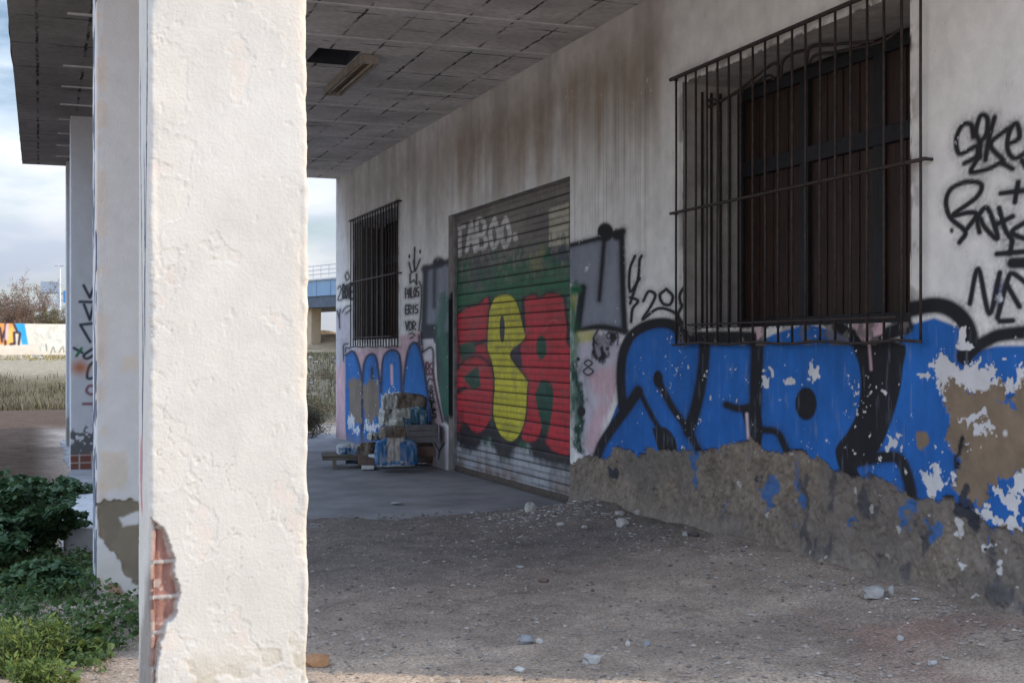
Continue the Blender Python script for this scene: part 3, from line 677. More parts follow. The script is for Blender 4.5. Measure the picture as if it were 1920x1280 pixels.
# foreground pillar: paint and relief
BK = [(283, 972), (300, 985), (312, 1000), (318, 1025), (330, 1045), (328, 1075), (338, 1110), (333, 1130), (330, 1155), (312, 1172), (304, 1200), (296, 1240), (290, 1300), (285, 1360), (240, 1360), (240, 965)]
BKm = [fr1(*q) for q in BK]
def p1_fields(X, Y, Z, NX, NY):
    front = (NY < -.3) | ((NX < -.3) & (NY < -.05))
    sb = np.where(front, poly_sd(X + (fbm(X * 40, Z * 40, 3, 200) - .5) * .014, Z + (fbm(X * 40, Z * 40, 3, 201) - .5) * .014, BKm), 9.)
    a = X + Y; f1 = fbm(a * 3.2, Z * 3.2, 5, 203) + .10 * (fbm(a * 28, Z * 28, 3, 205) - .5)
    return front, sb, a, f1
def p1_paint(X, Y, Z, NX, NY):
    front, sb, a, f1 = p1_fields(X, Y, Z, NX, NY)
    c = np.zeros(X.shape + (3,)); c[:] = (.485, .46, .415)
    c = mixc(c, sst(.5, .75, fbm(a * 2.2, Z * 2.2, 4, 207)) * .25, (.53, .52, .49))
    c = mixc(c, sst(.625, .63, f1) * .12, (.66, .58, .50)); crk = abs(fbm(a * 3.5, Z * 3.0, 6, 239) - .5); c = mixc(c, sst(.003, .0008, crk) * sst(.50, .58, fbm(a * 2, Z * 2, 3, 241)) * .5, (.34, .30, .26)); c = mixc(c, sst(.9, .2, Z) * .25 * fbm(a * 6, Z * 3, 4, 208), (.40, .34, .27))
    c = mixc(c, sst(.70, .74, fbm(a * 7, Z * 7, 5, 209)) * .22, (.60, .46, .38))
    c = mixc(c, sst(.80, .86, X) * (NY < -.3) * sst(.42, .6, fbm(a * 5, Z * 2.5, 4, 211)) * .5, (.66, .56, .44))
    low = sst(.62, .40, Z + (fbm(a * 9, Z * 9, 4, 213) - .5) * .35)
    c = mixc(c, low * sst(.46, .52, fbm(a * 8, Z * 8, 4, 215)) * .8, (.40, .36, .28))
    # left side: grey cement low down, thin black scrawl and a red smear
    left = NX < -.5
    yy = (Y - PY1) / PD_
    c = mixc(c, left * sst(1.02, .80, Z + .25 * (fbm(Y * 6, Z * 6, 4, 217) - .5) + .5 * yy) * .95, (.21, .19, .17))
    for yc, z0, z1, wd in ((.55, 1.05, 2.3, .035), (.72, 1.25, 2.6, .035), (.30, 1.5, 2.9, .04)):
        d = abs(yy - yc - .10 * np.sin(Z * 3.1 + yc * 9)); c = mixc(c, left * sst(wd, wd * .5, d) * sst(z0, z0 + .1, Z) * sst(z1, z1 - .1, Z), (.05, .06, .10))
    c = mixc(c, left * sst(.14, .05, abs(yy - .55 - .2 * np.sin(Z * 7))) * sst(.95, 1.0, Z) * sst(1.28, 1.2, Z) * .8, (.38, .10, .12))
    # hollow brick behind the lost plaster
    zc = (Z - .97 + .012 * (fbm(X * 14, Z * 3, 3, 222) - .5)) / .118; row = np.floor(zc); fz = zc - row
    xb = (X - PXL) / .24 + .13 * (row % 2)
    rib = .5 + .5 * np.cos((X - PXL) * 2 * math.pi / .034)
    bc = np.array(BRICK) * (.75 + .5 * fbm(X * 30, Z * 30, 3, 219))[..., None] * (.84 + .16 * rib)[..., None]
    mo = np.maximum(sst(.86, .90, fz + .05 * (fbm(X * 50, Z * 50, 2, 221) - .5)), sst(.008, .004, abs(sb) + 0 * X) * 0)
    bc = bc * (1 - mo[..., None]) + np.array((.33, .29, .265)) * mo[..., None]
    bc = mixc(bc, sst(.62, .68, fbm(X * 22, Z * 22, 4, 223)) * .6, (.45, .38, .33))
    ib = 1 - sst(-.001, .002, sb)
    edge = (1 - sst(-.014, -.008, -abs(sb + .010) )) * 0
    c = c * (1 - ib[..., None]) + bc * ib[..., None]
    c = mixc(c, ib * sst(-.016, -.006, sb) * .85, (.36, .31, .27))
    return c
def p1_disp(X, Y, Z, NX, NY):
    front, sb, a, f1 = p1_fields(X, Y, Z, NX, NY)
    d = .0030 * (fbm(a * 2, Z * 2, 2, 231) - .5) + .0010 * (fbm(a * 14, Z * 9, 4, 233) - .5) + .0011 * (fbm(a * 60, Z * 45, 2, 235) - .5) - .0014 * sst(.76, .80, fbm(a * 30, Z * 22, 3, 236))
    fl = fbm(a * 7, Z * 7, 5, 209) + .16 * (fbm(a * 45, Z * 45, 3, 206) - .5); d = d - .0011 * sst(.625, .630, f1) + .0008 * sst(.612, .625, f1) * sst(.640, .625, f1) - .0014 * sst(.655, .660, fl) + .0010 * sst(.640, .655, fl) * sst(.668, .655, fl)
    crack = abs(fbm(a * 3.5, Z * 3.0, 6, 239) - .5); d = d - .0022 * sst(.0035, .0008, crack) * sst(.50, .58, fbm(a * 2, Z * 2, 3, 241))
    low = sst(.62, .40, Z + (fbm(a * 9, Z * 9, 4, 213) - .5) * .35) * sst(.46, .50, fbm(a * 8, Z * 8, 4, 215)); d = d - .003 * low
    ib = 1 - sst(-.002, .001, sb)
    zc = (Z - .97) / .118; fz = zc - np.floor(zc); rib = .5 + .5 * np.cos((X - PXL) * 2 * math.pi / .034)
    bd = -.026 + .0035 * rib + .006 * sst(.86, .9, fz) + .004 * (fbm(X * 30, Z * 30, 3, 243) - .5)
    corner = np.clip(1 - abs(NX), 0, 1)
    d = np.where(ib > 0, d * (1 - ib) + bd * ib * np.where(NX < -.3, .8, 1), d)
    edge = np.minimum(np.minimum(abs(X - PXL), abs(X - PXL - PW_)), 1)
    rough = sst(.03, .0, np.maximum(edge, np.minimum(abs(Y - PY1), 9))) * (fbm(Z * 11 + X * 3, Z * 3, 4, 245) - .45) * .022
    return d + rough
p = pillar(PXL, PY1, PW_, PD_, .0045, p1_paint, p1_disp, .0042); p['label'] = "sunlit whitewashed pillar in the foreground with red brick showing at its broken corner"
# second pillar
PY2 = 8.275; fr2 = lambda px, py: atY(px, py, PY2)
pk = [fr2(*q) for q in [(184, 945), (210, 935), (262, 938), (270, 1005), (270, 1110), (252, 1095), (240, 1080), (232, 1062), (222, 1040), (208, 1030), (192, 1010), (184, 1000)]]
pk2 = [fr2(*q) for q in [(205, 1095), (222, 1098), (235, 1118), (262, 1118), (262, 1150), (205, 1150)]]
def p2_paint(X, Y, Z, NX, NY):
    a = X + Y; c = np.zeros(X.shape + (3,)); c[:] = (.55, .54, .53)
    front = NY < -.3; nz_ = (fbm(a * 26, Z * 26, 4, 301) - .5) * .05
    c = mixc(c, sst(.5, .7, fbm(a * 2, Z * 1.2, 4, 303)) * .3, (.60, .58, .56))
    s1 = poly_sd(X, Z, [fr2(*q) for q in [(190, 850), (238, 845), (240, 890), (225, 920), (190, 915)]]); c = mixc(c, front * (1 - sst(-.01, .02, s1 + nz_)) * .6, (.56, .46, .34))
    s1 = poly_sd(X, Z, [fr2(*q) for q in [(232, 670), (258, 664), (260, 690), (230, 696)]]); c = mixc(c, front * (1 - sst(-.03, .03, s1 + nz_)) * .5, (.60, .48, .34))
    c = mixc(c, front * sst(.42, .36, X) * sst(.48, .58, fbm(Z * 7, X * 7, 4, 305)) * .5, (.58, .46, .36))
    s1 = np.minimum(poly_sd(X, Z, pk), 9); mk = front * (1 - sst(-.003, .006, s1 + nz_))
    s3 = poly_sd(X, Z, [fr2(*q) for q in [(223, 970), (262, 958), (262, 982), (230, 988)]]); mk = mk * sst(-.01, .01, s3 + nz_ * .4)
    c = mixc(c, mk, (.205, .17, .12)); c = mixc(c, mk * sst(.5, .65, fbm(a * 9, Z * 9, 4, 307)) * .5, (.15, .13, .10))
    s2 = poly_sd(X, Z, pk2); c = mixc(c, front * (1 - sst(-.003, .006, s2 + nz_)), (.34, .13, .08))
    c = mixc(c, front * sst(.42, .16, Z) * (1 - mk) * .35, (.52, .46, .34))
    left = NX < -.5
    c = mixc(c, left * sst(.58, .62, fbm(Y * 6, Z * 4, 4, 309)) * .9, (.06, .08, .12))
    for yc, z0, z1 in ((.3, 1.6, 2.3), (.6, .9, 1.4), (.5, .5, .8)):
        c = mixc(c, left * sst(.16, .08, abs((Y - PY2) / PD_ - yc - .3 * np.sin(Z * 8))) * (Z > z0) * (Z < z1), (.05, .07, .12))
    return c
def p2_disp(X, Y, Z, NX, NY):
    a = X + Y; nz_ = (fbm(a * 26, Z * 26, 4, 301) - .5) * .05
    d = .004 * (fbm(a * 4, Z * 4, 4, 311) - .5) + .002 * (fbm(a * 20, Z * 20, 3, 313) - .5)
    s1 = poly_sd(X, Z, pk); d = d - .012 * (NY < -.3) * (1 - sst(-.003, .006, s1 + nz_))
    s2 = poly_sd(X, Z, pk2); d = d - .015 * (NY < -.3) * (1 - sst(-.003, .006, s2 + nz_))
    edge = np.minimum(abs(X - PXL), abs(X - PXL - PW_))
    return d + sst(.03, .0, np.maximum(edge, abs(Y - PY2))) * (fbm(Z * 9, Z * 3, 4, 315) - .5) * .014
p = pillar(PXL - .015, PY2, PW_, PD_, .007, p2_paint, p2_disp, .007); p['label'] = "shaded pillar behind the foreground one with brown plaster loss near its foot"
# third pillar (tagged) and the one behind it
PY3 = 17.4
ZC = lambda uu, vv: (120 + uu / 3.2, 500 + vv / 3.2)
M_pt = lambda px, py: atY(px, py, PY3)
def p3_paint(X, Y, Z, NX, NY):
    c = np.zeros(X.shape + (3,)); c[:] = (.52, .53, .55)
    front = (NY < -.3).ravel()
    PP = Painter(X, Z, (.52, .53, .55), M_pt)
    K3 = (.03, .04, .06)
    for pts, cc_ in (([(118, 112), (155, 185), (188, 100)], K3), ([(95, 210), (182, 212), (155, 318), (120, 225)], K3), ([(158, 450), (98, 348), (188, 338)], K3), ([(190, 480), (120, 530), (140, 550), (190, 520), (200, 490), (190, 480)], K3),
                     ([(190, 560), (150, 600), (140, 665), (180, 660), (195, 600)], K3), ([(60, 488), (110, 515)], K3), ([(75, 535), (105, 490)], (.03, .16, .08)),
                     ([(190, 715), (150, 715), (135, 745), (160, 765), (190, 755)], (.22, .10, .13)), ([(115, 822), (190, 822)], (.22, .10, .13)), ([(180, 760), (180, 860)], (.22, .10, .13))):
        PP.line(pts, .036, cc_, z=ZC, soft=.012, sm=len(pts) > 4)
    PP.ell(95, 605, 40, 35, (.50, .15, .04), z=ZC, soft=.10)
    nz_ = fbm(X * 12, Z * 12, 4, 401).ravel() - .5; zz = Z.ravel()
    low = 1 - sst(.50, .56, zz + nz_ * .5)
    PP._put(np.arange(zz.size), low * sst(-.14, -.08, nz_), (.11, .11, .11))
    bk = 1 - sst(.19, .22, zz + nz_ * .12)
    fx = ((X.ravel() - PXL) / .15) % 1; fz = ((zz + .02) / .11) % 1
    mo = np.maximum(fx > .90, fz > .86)
    PP._put(np.arange(zz.size), bk * (~mo), (.16, .065, .05)); PP._put(np.arange(zz.size), bk * mo, (.34, .30, .28))
    o_ = PP.c.copy(); base = np.tile(np.array((.52, .53, .55)), (zz.size, 1))
    lw = (low * .6)[:, None]; base = base * (1 - lw) + np.array((.22, .21, .2)) * lw
    o_[~front] = base[~front]
    return o_.reshape(X.shape + (3,))
p3_disp = lambda X, Y, Z, NX, NY: .005 * (fbm((X + Y) * 5, Z * 5, 4, 411) - .5)
p = pillar(PXL + .03, PY3, PW_, PD_, .014, p3_paint, p3_disp, .010); p['label'] = "grey far pillar carrying black zigzag tags and an orange spray spot"
def p4_paint(X, Y, Z, NX, NY):
    c = np.zeros(X.shape + (3,)); c[:] = (.50, .51, .53)
    return mixc(c, 1 - sst(.4, .7, Z + .5 * (fbm((X + Y) * 8, Z * 8, 4, 421) - .5)), (.24, .23, .21))
p = pillar(PXL + .055, 21.62, PW_, PD_, .03, p4_paint, p3_disp, .02); p['label'] = "farthest pillar, only its left edge showing"

# ---- windows with their iron grilles
def window(o, lab, glab, n_bars, wires):
    y0, y1, z0, z1 = o; xr = WX + .50
    wn = child(empty("window")); wn['label'] = lab
    def sub(ob, par): ob.parent = par; return ob
    m = MB()                                                     # plastered reveal, open to the front
    xa = WX + .004
    m.add([(xa, y0, z0), (xa, y1, z0), (xa, y1, z1), (xa, y0, z1), (xr + .1, y0, z0), (xr + .1, y1, z0), (xr + .1, y1, z1), (xr + .1, y0, z1)],
          [(0, 1, 5, 4), (1, 2, 6, 5), (2, 3, 7, 6), (3, 0, 4, 7)])
    sub(m.build("reveal", M_rev), wn)
    m = MB(); fw = .085
    m.box((xr, y0 + .003, z0 + .003), (xr + .06, y0 + fw, z1 - .05)); m.box((xr, y1 - fw, z0 + .003), (xr + .06, y1 - .003, z1 - .05))
    m.box((xr, y0 + fw, z0 + .003), (xr + .06, y1 - fw, z0 + fw)); m.box((xr, y0 + fw, z1 - .05 - fw), (xr + .06, y1 - fw, z1 - .05))
    zt_ = z0 + 1.30; m.box((xr - .01, y0 + fw, zt_ - .06), (xr + .055, y1 - fw, zt_ + .06))
    third = (y1 - y0 - 2 * fw) / 3
    for k in (1, 2):
        yc = y0 + fw + third * k; m.box((xr - .004, yc - .055, z0 + fw), (xr + .056, yc + .055, zt_ - .06)); m.box((xr - .004, yc - .055, zt_ + .06), (xr + .056, yc + .055, z1 - .05 - fw))
    sub(m.build("frame", M_frame, bevel=.004), wn)
    for k in range(3):
        ya = y0 + fw + third * k + (.056 if k else 0.001); yb = y0 + fw + third * (k + 1) - (.056 if k < 2 else 0.001)
        for za, zb in ((z0 + fw + .001, zt_ - .061), (zt_ + .061, z1 - .051 - fw)):
            m = MB(); m.box((xr + .03, ya, za), (xr + .048, yb, zb)); nb = 4
            for q in range(1, nb): yq = ya + (yb - ya) * q / nb; m.box((xr + .022, yq - .008, za), (xr + .032, yq + .008, zb))
            sub(m.build("shutter_panel", M_wood), wn)
    m = MB(); m.box((xr + .061, y0, z0), (xr + .10, y1, z1)); sub(m.build("backing_board", M_frame), wn)
    for k in range(4):
        m = MB(); yk = y1 - .003; xk = WX + .16 + .085 * k; m.box((xk, yk - .018, z0 + .02), (xk + .016, yk, z1 - .06)); sub(m.build("shutter_guide", M_iron), wn)
    gr = child(empty("window_grille")); gr['label'] = glab
    gx = WX - .045; ga, gb = y0 - .18, y1 + .075; gz0, gz1 = 1.60, z1 + .05
    for k in range(n_bars):
        yb = ga + .03 + (gb - ga - .06) * k / (n_bars - 1) + random.uniform(-.006, .006); m = MB()
        b_ = random.uniform(-.006, .006)
        m.tube([(gx, yb, gz0), (gx + b_, yb + b_, gz0 + .8), (gx - b_ * .6, yb - b_ * .5, gz0 + 1.5), (gx, yb, gz1)], .0095, 6); sub(m.build("bar", M_iron, smooth=True), gr)
    for zr, ext, rr in ((gz0, .0, .010), (gz0 + .15, -.24, .008), (gz0 + 1.07, .04, .012), (gz1, .04, .016)):
        m = MB(); ya, yb = ga - ext, gb + ext; n_ = 14
        m.tube([(gx - .014, ya + (yb - ya) * k / n_, zr + .010 * math.sin(k * 1.7) * (zr < 1.7)) for k in range(n_ + 1)], rr, 6)
        if ext >= 0 and zr > gz0:
            m.tube([(gx - .014, ya + .015, zr), (WX + .05, ya + .015, zr)], .010, 6); m.tube([(gx - .014, yb - .015, zr), (WX + .05, yb - .015, zr)], .010, 6)
        sub(m.build("rail", M_iron, smooth=True), gr)
    for wpts in wires:
        m = MB(); m.tube(wpts, .012, 6); sub(m.build("bent_rod", M_iron, smooth=True), gr)
XI = WX + .22
def wI(pts):
    return [(XI, *wal(px, py, XI)) for px, py in smooth_line(pts, 5)]
wr = [wI([(1300, 207), (1330, 200), (1370, 180), (1410, 150), (1450, 120), (1462, 130), (1460, 150)]), wI([(1300, 207), (1330, 188), (1345, 188)]),
      wI([(1340, 195), (1400, 165), (1440, 142), (1452, 150)]), wI([(1465, 148), (1470, 112), (1508, 96), (1512, 122)]), wI([(1512, 122), (1520, 90), (1560, 84), (1640, 78)]), wI([(1516, 120), (1530, 104), (1580, 96), (1650, 80), (1690, 55)])]
window(OPEN[0], "large window closed by dark brown wooden shutters", "rusty iron grille over the large near window, bent rods at its top", 19, wr)
window(OPEN[2], "far window with dark shutters beside the building's corner", "rusty iron grille over the far window", 19, [])

# ---- roller shutter
y0, y1, z0, z1 = OPEN[1]; SX = WX + .10
rs = child(empty("roller_shutter")); rs['label'] = "closed roller shutter painted with red and yellow letters on green"
ypx = np.arange(838, 1094, 1.0); yc = np.array([wal(p_, 656, SX)[0] for p_ in ypx]); yc = snap(yc[(yc > y0 + .06) & (yc < y1 - .06)], [y0 + .055, y1 - .055])
pitch = .148; prof = [0, .06, .20, .36, .5, .64, .80, .92, .955, .972, .985]; dpt = [.002, .0045, .006, .0065, .0055, .0068, .0062, .0048, .003, -.004, -.004]
zs, ds = [], []
zz = .03
while zz < z1 + .1:
    for f_, d_ in zip(prof, dpt): zs.append(zz + f_ * pitch); ds.append(d_)
    zz += pitch
zs = np.array(zs); ds = np.array(ds); k_ = zs < z1 + .08; zs = zs[k_]; ds = ds[k_]
zf = []; df = []
for a_, b_, c_, d_ in zip(zs[:-1], zs[1:], ds[:-1], ds[1:]):
    n_ = max(1, int((b_ - a_) / .011)); 
    for q_ in range(n_): zf.append(a_ + (b_ - a_) * q_ / n_); df.append(c_ + (d_ - c_) * q_ / n_)
SY, SZ = np.meshgrid(yc, np.array(zf)); SD = np.tile(np.array(df)[:, None], (1, len(yc)))
Q = Painter(SY, SZ, (.20, .175, .155), lambda a_, b_: wal(a_, b_, SX), ASP); uu, vv = Q.u, Q.v
def qb(a_, c_): a_ = np.clip(a_, 0, 1)[:, None]; Q.c[:] = Q.c * (1 - a_) + np.array(c_) * a_
qb(sst(.4, .65, fbm(uu * 2, vv * 1.2, 4, 501)) * .6, (.125, .11, .10))
qb(sst(1.2, .8, vv), (.36, .37, .39)); qb(sst(.5, .7, fbm(uu * 6, vv * .8, 4, 503)) * sst(1.1, .8, vv) * .5, (.15, .15, .155))
Q.fill([(920, 105), (995, 80), (995, 235), (920, 243)], (.46, .42, .33), z=Z5, warp=.01)
Q.fill([(860, 110), (905, 100), (905, 240), (860, 240)], (.15, .13, .13), z=Z5, soft=.1, alpha=.6)
Q.fill([(555, 330), (700, 300), (840, 270), (1000, 250), (1000, 500), (555, 560)], GREEN, z=Z5, soft=.12, warp=.35, mottled=.35)
Q.fill([(555, 420), (1000, 360), (1010, 1010), (555, 960)], GREEN, z=Z5, soft=.06, warp=.12)
Q.fill([(620, 300), (700, 280), (720, 360), (640, 380)], (.07, .07, .075), z=Z5, soft=.1, warp=.3, alpha=.8); Q.fill([(930, 250), (1000, 245), (1000, 300), (940, 310)], (.05, .06, .08), z=Z5, soft=.08, warp=.2)
Q.fill([(850, 270), (900, 260), (895, 320), (850, 330)], (.30, .26, .10), z=Z5, soft=.08, warp=.2, alpha=.6)
Q.fill([(545, 520), (580, 505), (585, 940), (545, 950)], (.015, .02, .02), z=Z5, soft=.05, warp=.06)
Q.fill([(555, 900), (580, 985), (640, 1012), (690, 960), (725, 1020), (762, 1048), (830, 965), (868, 1040), (990, 1075), (1010, 1005), (1000, 900)], (.028, .026, .03), z=Z5, soft=.07, warp=.04, sm=True)
SO = [(568, 520), (600, 482), (660, 462), (692, 440), (697, 560), (692, 640), (716, 700), (712, 850), (684, 920), (645, 943), (600, 900), (576, 935), (566, 700)]
RO = [(828, 442), (865, 428), (882, 438), (930, 420), (972, 440), (987, 560), (982, 600), (1006, 640), (1012, 760), (1004, 1014), (910, 985), (905, 900), (870, 972), (818, 952), (838, 770), (772, 650), (828, 590)]
for q_ in (SO, RO): Q.line(q_ + q_[:1], .06, (.022, .014, .016), z=Z5, sm=False)
Q.fill(SO, RED, z=Z5, soft=.02, warp=.02, sm=True)
Q.fill([(580, 612), (640, 598), (648, 640), (600, 672), (585, 650)], (.012, .07, .04), z=Z5, soft=.02); Q.fill([(598, 735), (655, 690), (664, 770), (632, 782)], (.012, .07, .04), z=Z5, soft=.02)
Q.line([(578, 700), (606, 668), (655, 655), (708, 690)], .035, (.04, .012, .014), z=Z5, alpha=.85); Q.line([(645, 610), (696, 596)], .045, (.03, .014, .016), z=Z5); Q.line([(566, 792), (605, 775)], .045, (.03, .014, .016), z=Z5); Q.line([(572, 525), (585, 640), (575, 700)], .03, (.04, .012, .014), z=Z5, alpha=.6); Q.fill([(570, 880), (600, 850), (605, 930), (575, 940)], (.06, .02, .02), z=Z5, soft=.04, alpha=.6)
Q.fill(RO, RED, z=Z5, soft=.02, warp=.02, sm=True)
Q.fill([(770, 655), (812, 606), (822, 705)], (.05, .03, .06), z=Z5); Q.ell(892, 622, 20, 45, (.012, .07, .04), z=Z5, soft=.02); Q.fill([(868, 800), (892, 745), (930, 762), (936, 830), (910, 965), (882, 865)], (.012, .075, .045), z=Z5, sm=True, soft=.02)
Q.line([(900, 560), (930, 520), (960, 530)], .02, (.5, .12, .12), z=Z5, alpha=.6); Q.line([(905, 975), (909, 900)], .02, (.04, .02, .02), z=Z5)
EY = [(697, 490), (715, 442), (755, 424), (796, 450), (822, 545), (828, 590), (772, 650), (835, 742), (838, 775), (830, 890), (802, 958), (770, 971), (735, 942), (712, 870), (718, 750), (705, 670), (690, 620)]
Q.line(EY + EY[:1], .035, (.03, .03, .02), z=Z5, sm=False); Q.fill(EY, YEL, z=Z5, sm=True); Q.ell(745, 553, 10, 52, (.05, .045, .05), z=Z5, sm=True)
wl = [(570, 165, 'T'), (612, 150, 'A'), (652, 142, 'B'), (700, 137, 'O'), (742, 133, 'O')]
for x_, y_, c_ in wl: write(Q, c_, x_, y_ + 4, 32, 108, 0, .046, (.66, .64, .62), z=Z5, alpha=.9)
Q.line([(792, 200), (796, 218)], .05, (.60, .58, .56), z=Z5)
qb(sst(.48, .66, fbm(uu * 3, vv * 3, 4, 505)) * sst(.34, .08, vv) * .7, (.16, .09, .06)); qb(sst(.10, .03, vv) * .5, (.09, .06, .05))
Q.c[:] *= (1 + (fbm(uu * 3, vv * 7, 4, 509) - .5) * .5 + (fbm(uu * 14, vv * 5, 3, 510) - .5) * .25)[:, None]
fr_ = ((vv - .03) / pitch) % 1
qb(sst(.13, .0, np.minimum(fr_, 1 - fr_)) * (.15 + .75 * fbm(uu * 1.1, np.floor((vv - .03) / pitch) * 3.7, 3, 511)), (.022, .02, .022))
qb(sst(.022, .0, abs(fr_ - .5)) * .55 * fbm(uu * 2.3, np.floor((vv - .03) / pitch) * 5.1, 3, 512) * 1.5, (.025, .022, .022))
qb((SD.ravel() < .0022) * .8, (.022, .02, .02)); qb(sst(.55, .75, fbm(uu * 5, vv * 9, 4, 507)) * .25, (.12, .11, .10))
Ps = np.stack([SX - SD, SY, SZ], -1)[:, ::-1]
cur = grid_mesh("slat_curtain", Ps, M_shut, cols=Q.c.reshape(SY.shape + (3,))[:, ::-1].reshape(-1, 3)); cur.parent = rs
for ya, yb in ((y0 + .004, y0 + .06), (y1 - .06, y1 - .004)):
    m = MB(); m.box((SX - .045, ya, .0), (SX + .05, yb, z1 + .02)); g = m.build("guide_rail", M_steel, bevel=.004); g.parent = rs
m = MB(); m.box((SX - .03, y0 + .062, .014), (SX + .02, y1 - .062, .075)); m.box((SX - .05, y0 + .062, .014), (SX - .031, y1 - .062, .03))
g = m.build("bottom_bar", surf("rusted_bar", (.11, .085, .07), (.06, .05, .046), scale=14, rough=.7)); g.parent = rs
zj = np.linspace(0, z1 - .004, 160); xj = np.linspace(WX + .001, SX - .046, 6); XJ, ZJ = np.meshgrid(xj, zj)
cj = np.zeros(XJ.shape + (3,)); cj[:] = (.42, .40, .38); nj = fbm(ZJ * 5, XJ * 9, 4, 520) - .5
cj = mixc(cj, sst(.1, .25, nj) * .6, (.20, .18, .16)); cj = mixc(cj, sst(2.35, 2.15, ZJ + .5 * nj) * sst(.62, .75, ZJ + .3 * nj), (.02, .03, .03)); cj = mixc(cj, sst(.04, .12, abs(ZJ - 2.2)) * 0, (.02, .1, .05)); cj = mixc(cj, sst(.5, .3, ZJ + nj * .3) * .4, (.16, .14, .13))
g = grid_mesh("jamb", np.stack([XJ, 0 * XJ + y1 - .003, ZJ], -1), surf("painted_jamb", None, attr=True, scale=8), cols=cj.reshape(-1, 3)); g.parent = rs
m = MB(); xa = WX + .004; xb = SX + .12
m.add([(xa, y0, -.05), (xa, y0, z1), (xa, y1, z1), (xa, y1, -.05), (xb, y0, -.05), (xb, y0, z1), (xb, y1, z1), (xb, y1, -.05)], [(0, 1, 5, 4), (1, 2, 6, 5), (2, 3, 7, 6)])
g = m.build("jamb", surf("jamb_plaster", (.46, .44, .42), (.26, .25, .24), scale=6, bump=.3)); g.parent = rs

# white plinth between the far pillars
m = MB(); m.box((.17, 10.15, -.1), (.86, 12.6, .20), jit=.012)
o = child(m.build("plinth", surf("whitewashed_kerb", (.52, .53, .55), (.36, .36, .37), scale=5, bump=.3), bevel=.02))

# ================================================================== CEILING LAMP
lx, ly0, ly1 = 3.16, 12.72, 14.45
lamp = empty("ceiling_lamp", (lx, (ly0 + ly1) / 2, CZ)); tag(lamp, "rusty dead fluorescent light fixture hanging beside a missing ceiling panel", "lamp")
hl = (ly1 - ly0) / 2
m = MB(); 
for x_ in (-.085, .085): m.add([(x_ - .006, -hl, -.012), (x_ + .006, -hl, -.012), (x_ + .006, hl, -.012), (x_ - .006, hl, -.012), (x_ * 1.15 - .006, -hl, -.10), (x_ * 1.15 + .006, -hl, -.10), (x_ * 1.15 + .006, hl, -.10), (x_ * 1.15 - .006, hl, -.10)], [(0, 1, 2, 3), (4, 7, 6, 5), (0, 4, 5, 1), (1, 5, 6, 2), (2, 6, 7, 3), (3, 7, 4, 0)])
m.box((-.09, -hl, -.014), (.09, hl, -.004)); m.box((-.098, -hl - .01, -.10), (.098, -hl, -.004)); m.box((-.098, hl, -.10), (.098, hl + .01, -.004))
m.build("housing", surf("cream_enamel", (.36, .33, .29), (.22, .19, .16), scale=12), lamp)
m = MB(); m.box((-.03, -hl + .05, -.05), (.03, hl - .05, -.015)); m.build("ballast_cover", surf("rust_stained_metal", (.30, .20, .12), (.16, .09, .05), scale=9), lamp)
for x_ in (-.052, .052):
    m = MB(); m.tube([(x_, -hl + .03, -.075), (x_, hl - .03, -.075)], .016, 8); m.build("tube", surf("dusty_glass_tube", (.42, .37, .28), (.30, .22, .14), scale=8, rough=.4), lamp, smooth=True)

# ================================================================== SACKS AND RUBBISH BY THE SHUTTER
def sack(name, pos, size, rz, label, colfn, cat="sack", tilt=(0, 0), seed=0, lump=.10, pinch=.35):
    nu_, nv_ = 56, 48
    th = np.linspace(0, 2 * math.pi, nu_, endpoint=False); s_ = np.sin(np.linspace(-1, 1, nv_) * math.pi / 2)
    TH, S_ = np.meshgrid(th, s_)
    sp = lambda x_, e_: np.sign(x_) * np.abs(x_) ** e_
    taper = (1 - np.abs(S_) ** 22) ** .4; taper[0] = .02; taper[-1] = .02
    fl = 1 - pinch * np.abs(S_) ** 3
    X = S_ * size[0] / 2; Yy = sp(np.cos(TH), .38) * size[1] / 2 * (.25 + .75 * taper); Zz = sp(np.sin(TH), .42) * size[2] / 2 * taper * fl
    X = X * (1 - .06 * np.abs(np.cos(TH)))
    n_ = fbm(X * 9 / size[0] * .5 + seed, (Yy + Zz) * 9, 4, 600 + seed) - .5; n2_ = fbm(X * 40 + seed, (Yy * 1.3 + Zz) * 40, 3, 640 + seed) - .5
    crease = np.abs(fbm(X * 11 + seed, (Yy - Zz) * 11, 3, 660 + seed) - .5); k = 1 + lump * 2.4 * n_ + .12 * n2_ - .16 * sst(.05, .0, crease)
    Yy = Yy * k; Zz = Zz * k; Zz = Zz - np.minimum(0, Zz + size[2] * .40)
    c_ = colfn(X / size[0] * 2, Yy / size[1] * 2, Zz / size[2] * 2)
    o = grid_mesh(name, np.stack([X, Yy, Zz], -1)[:, :], M_sack, cols=c_.reshape(-1, 3), wrap=True)
    o.location = pos; o.rotation_euler = (tilt[0], tilt[1], rz); tag(o, label, cat, "rubbish dumped by the roller shutter"); return o
M_sack = surf("woven_sack", None, scale=14, attr=True, rough=.7, bump=.4, bscale=90, bdist=.004, var=.25)
def c_blue(x, y, z):
    c = np.zeros(x.shape + (3,)); c[:] = (.035, .14, .32); n_ = fbm(x * 3, z * 3, 3, 650) - .5
    c = mixc(c, ((abs(x + .02) < .42 + .1 * n_) & (z > -.55 + .2 * n_)) * 1.0, (.38, .36, .33)); c = mixc(c, ((x > .12) & (x < .34) & (z > -.45) & (z < .7)) * 1.0, (.03, .12, .30))
    c = mixc(c, (abs(z + .80) < .10) * .8, (.45, .46, .46)); return mixc(c, (fbm(x * 5, z * 5, 4, 651) > .58) * .45, (.30, .27, .23))
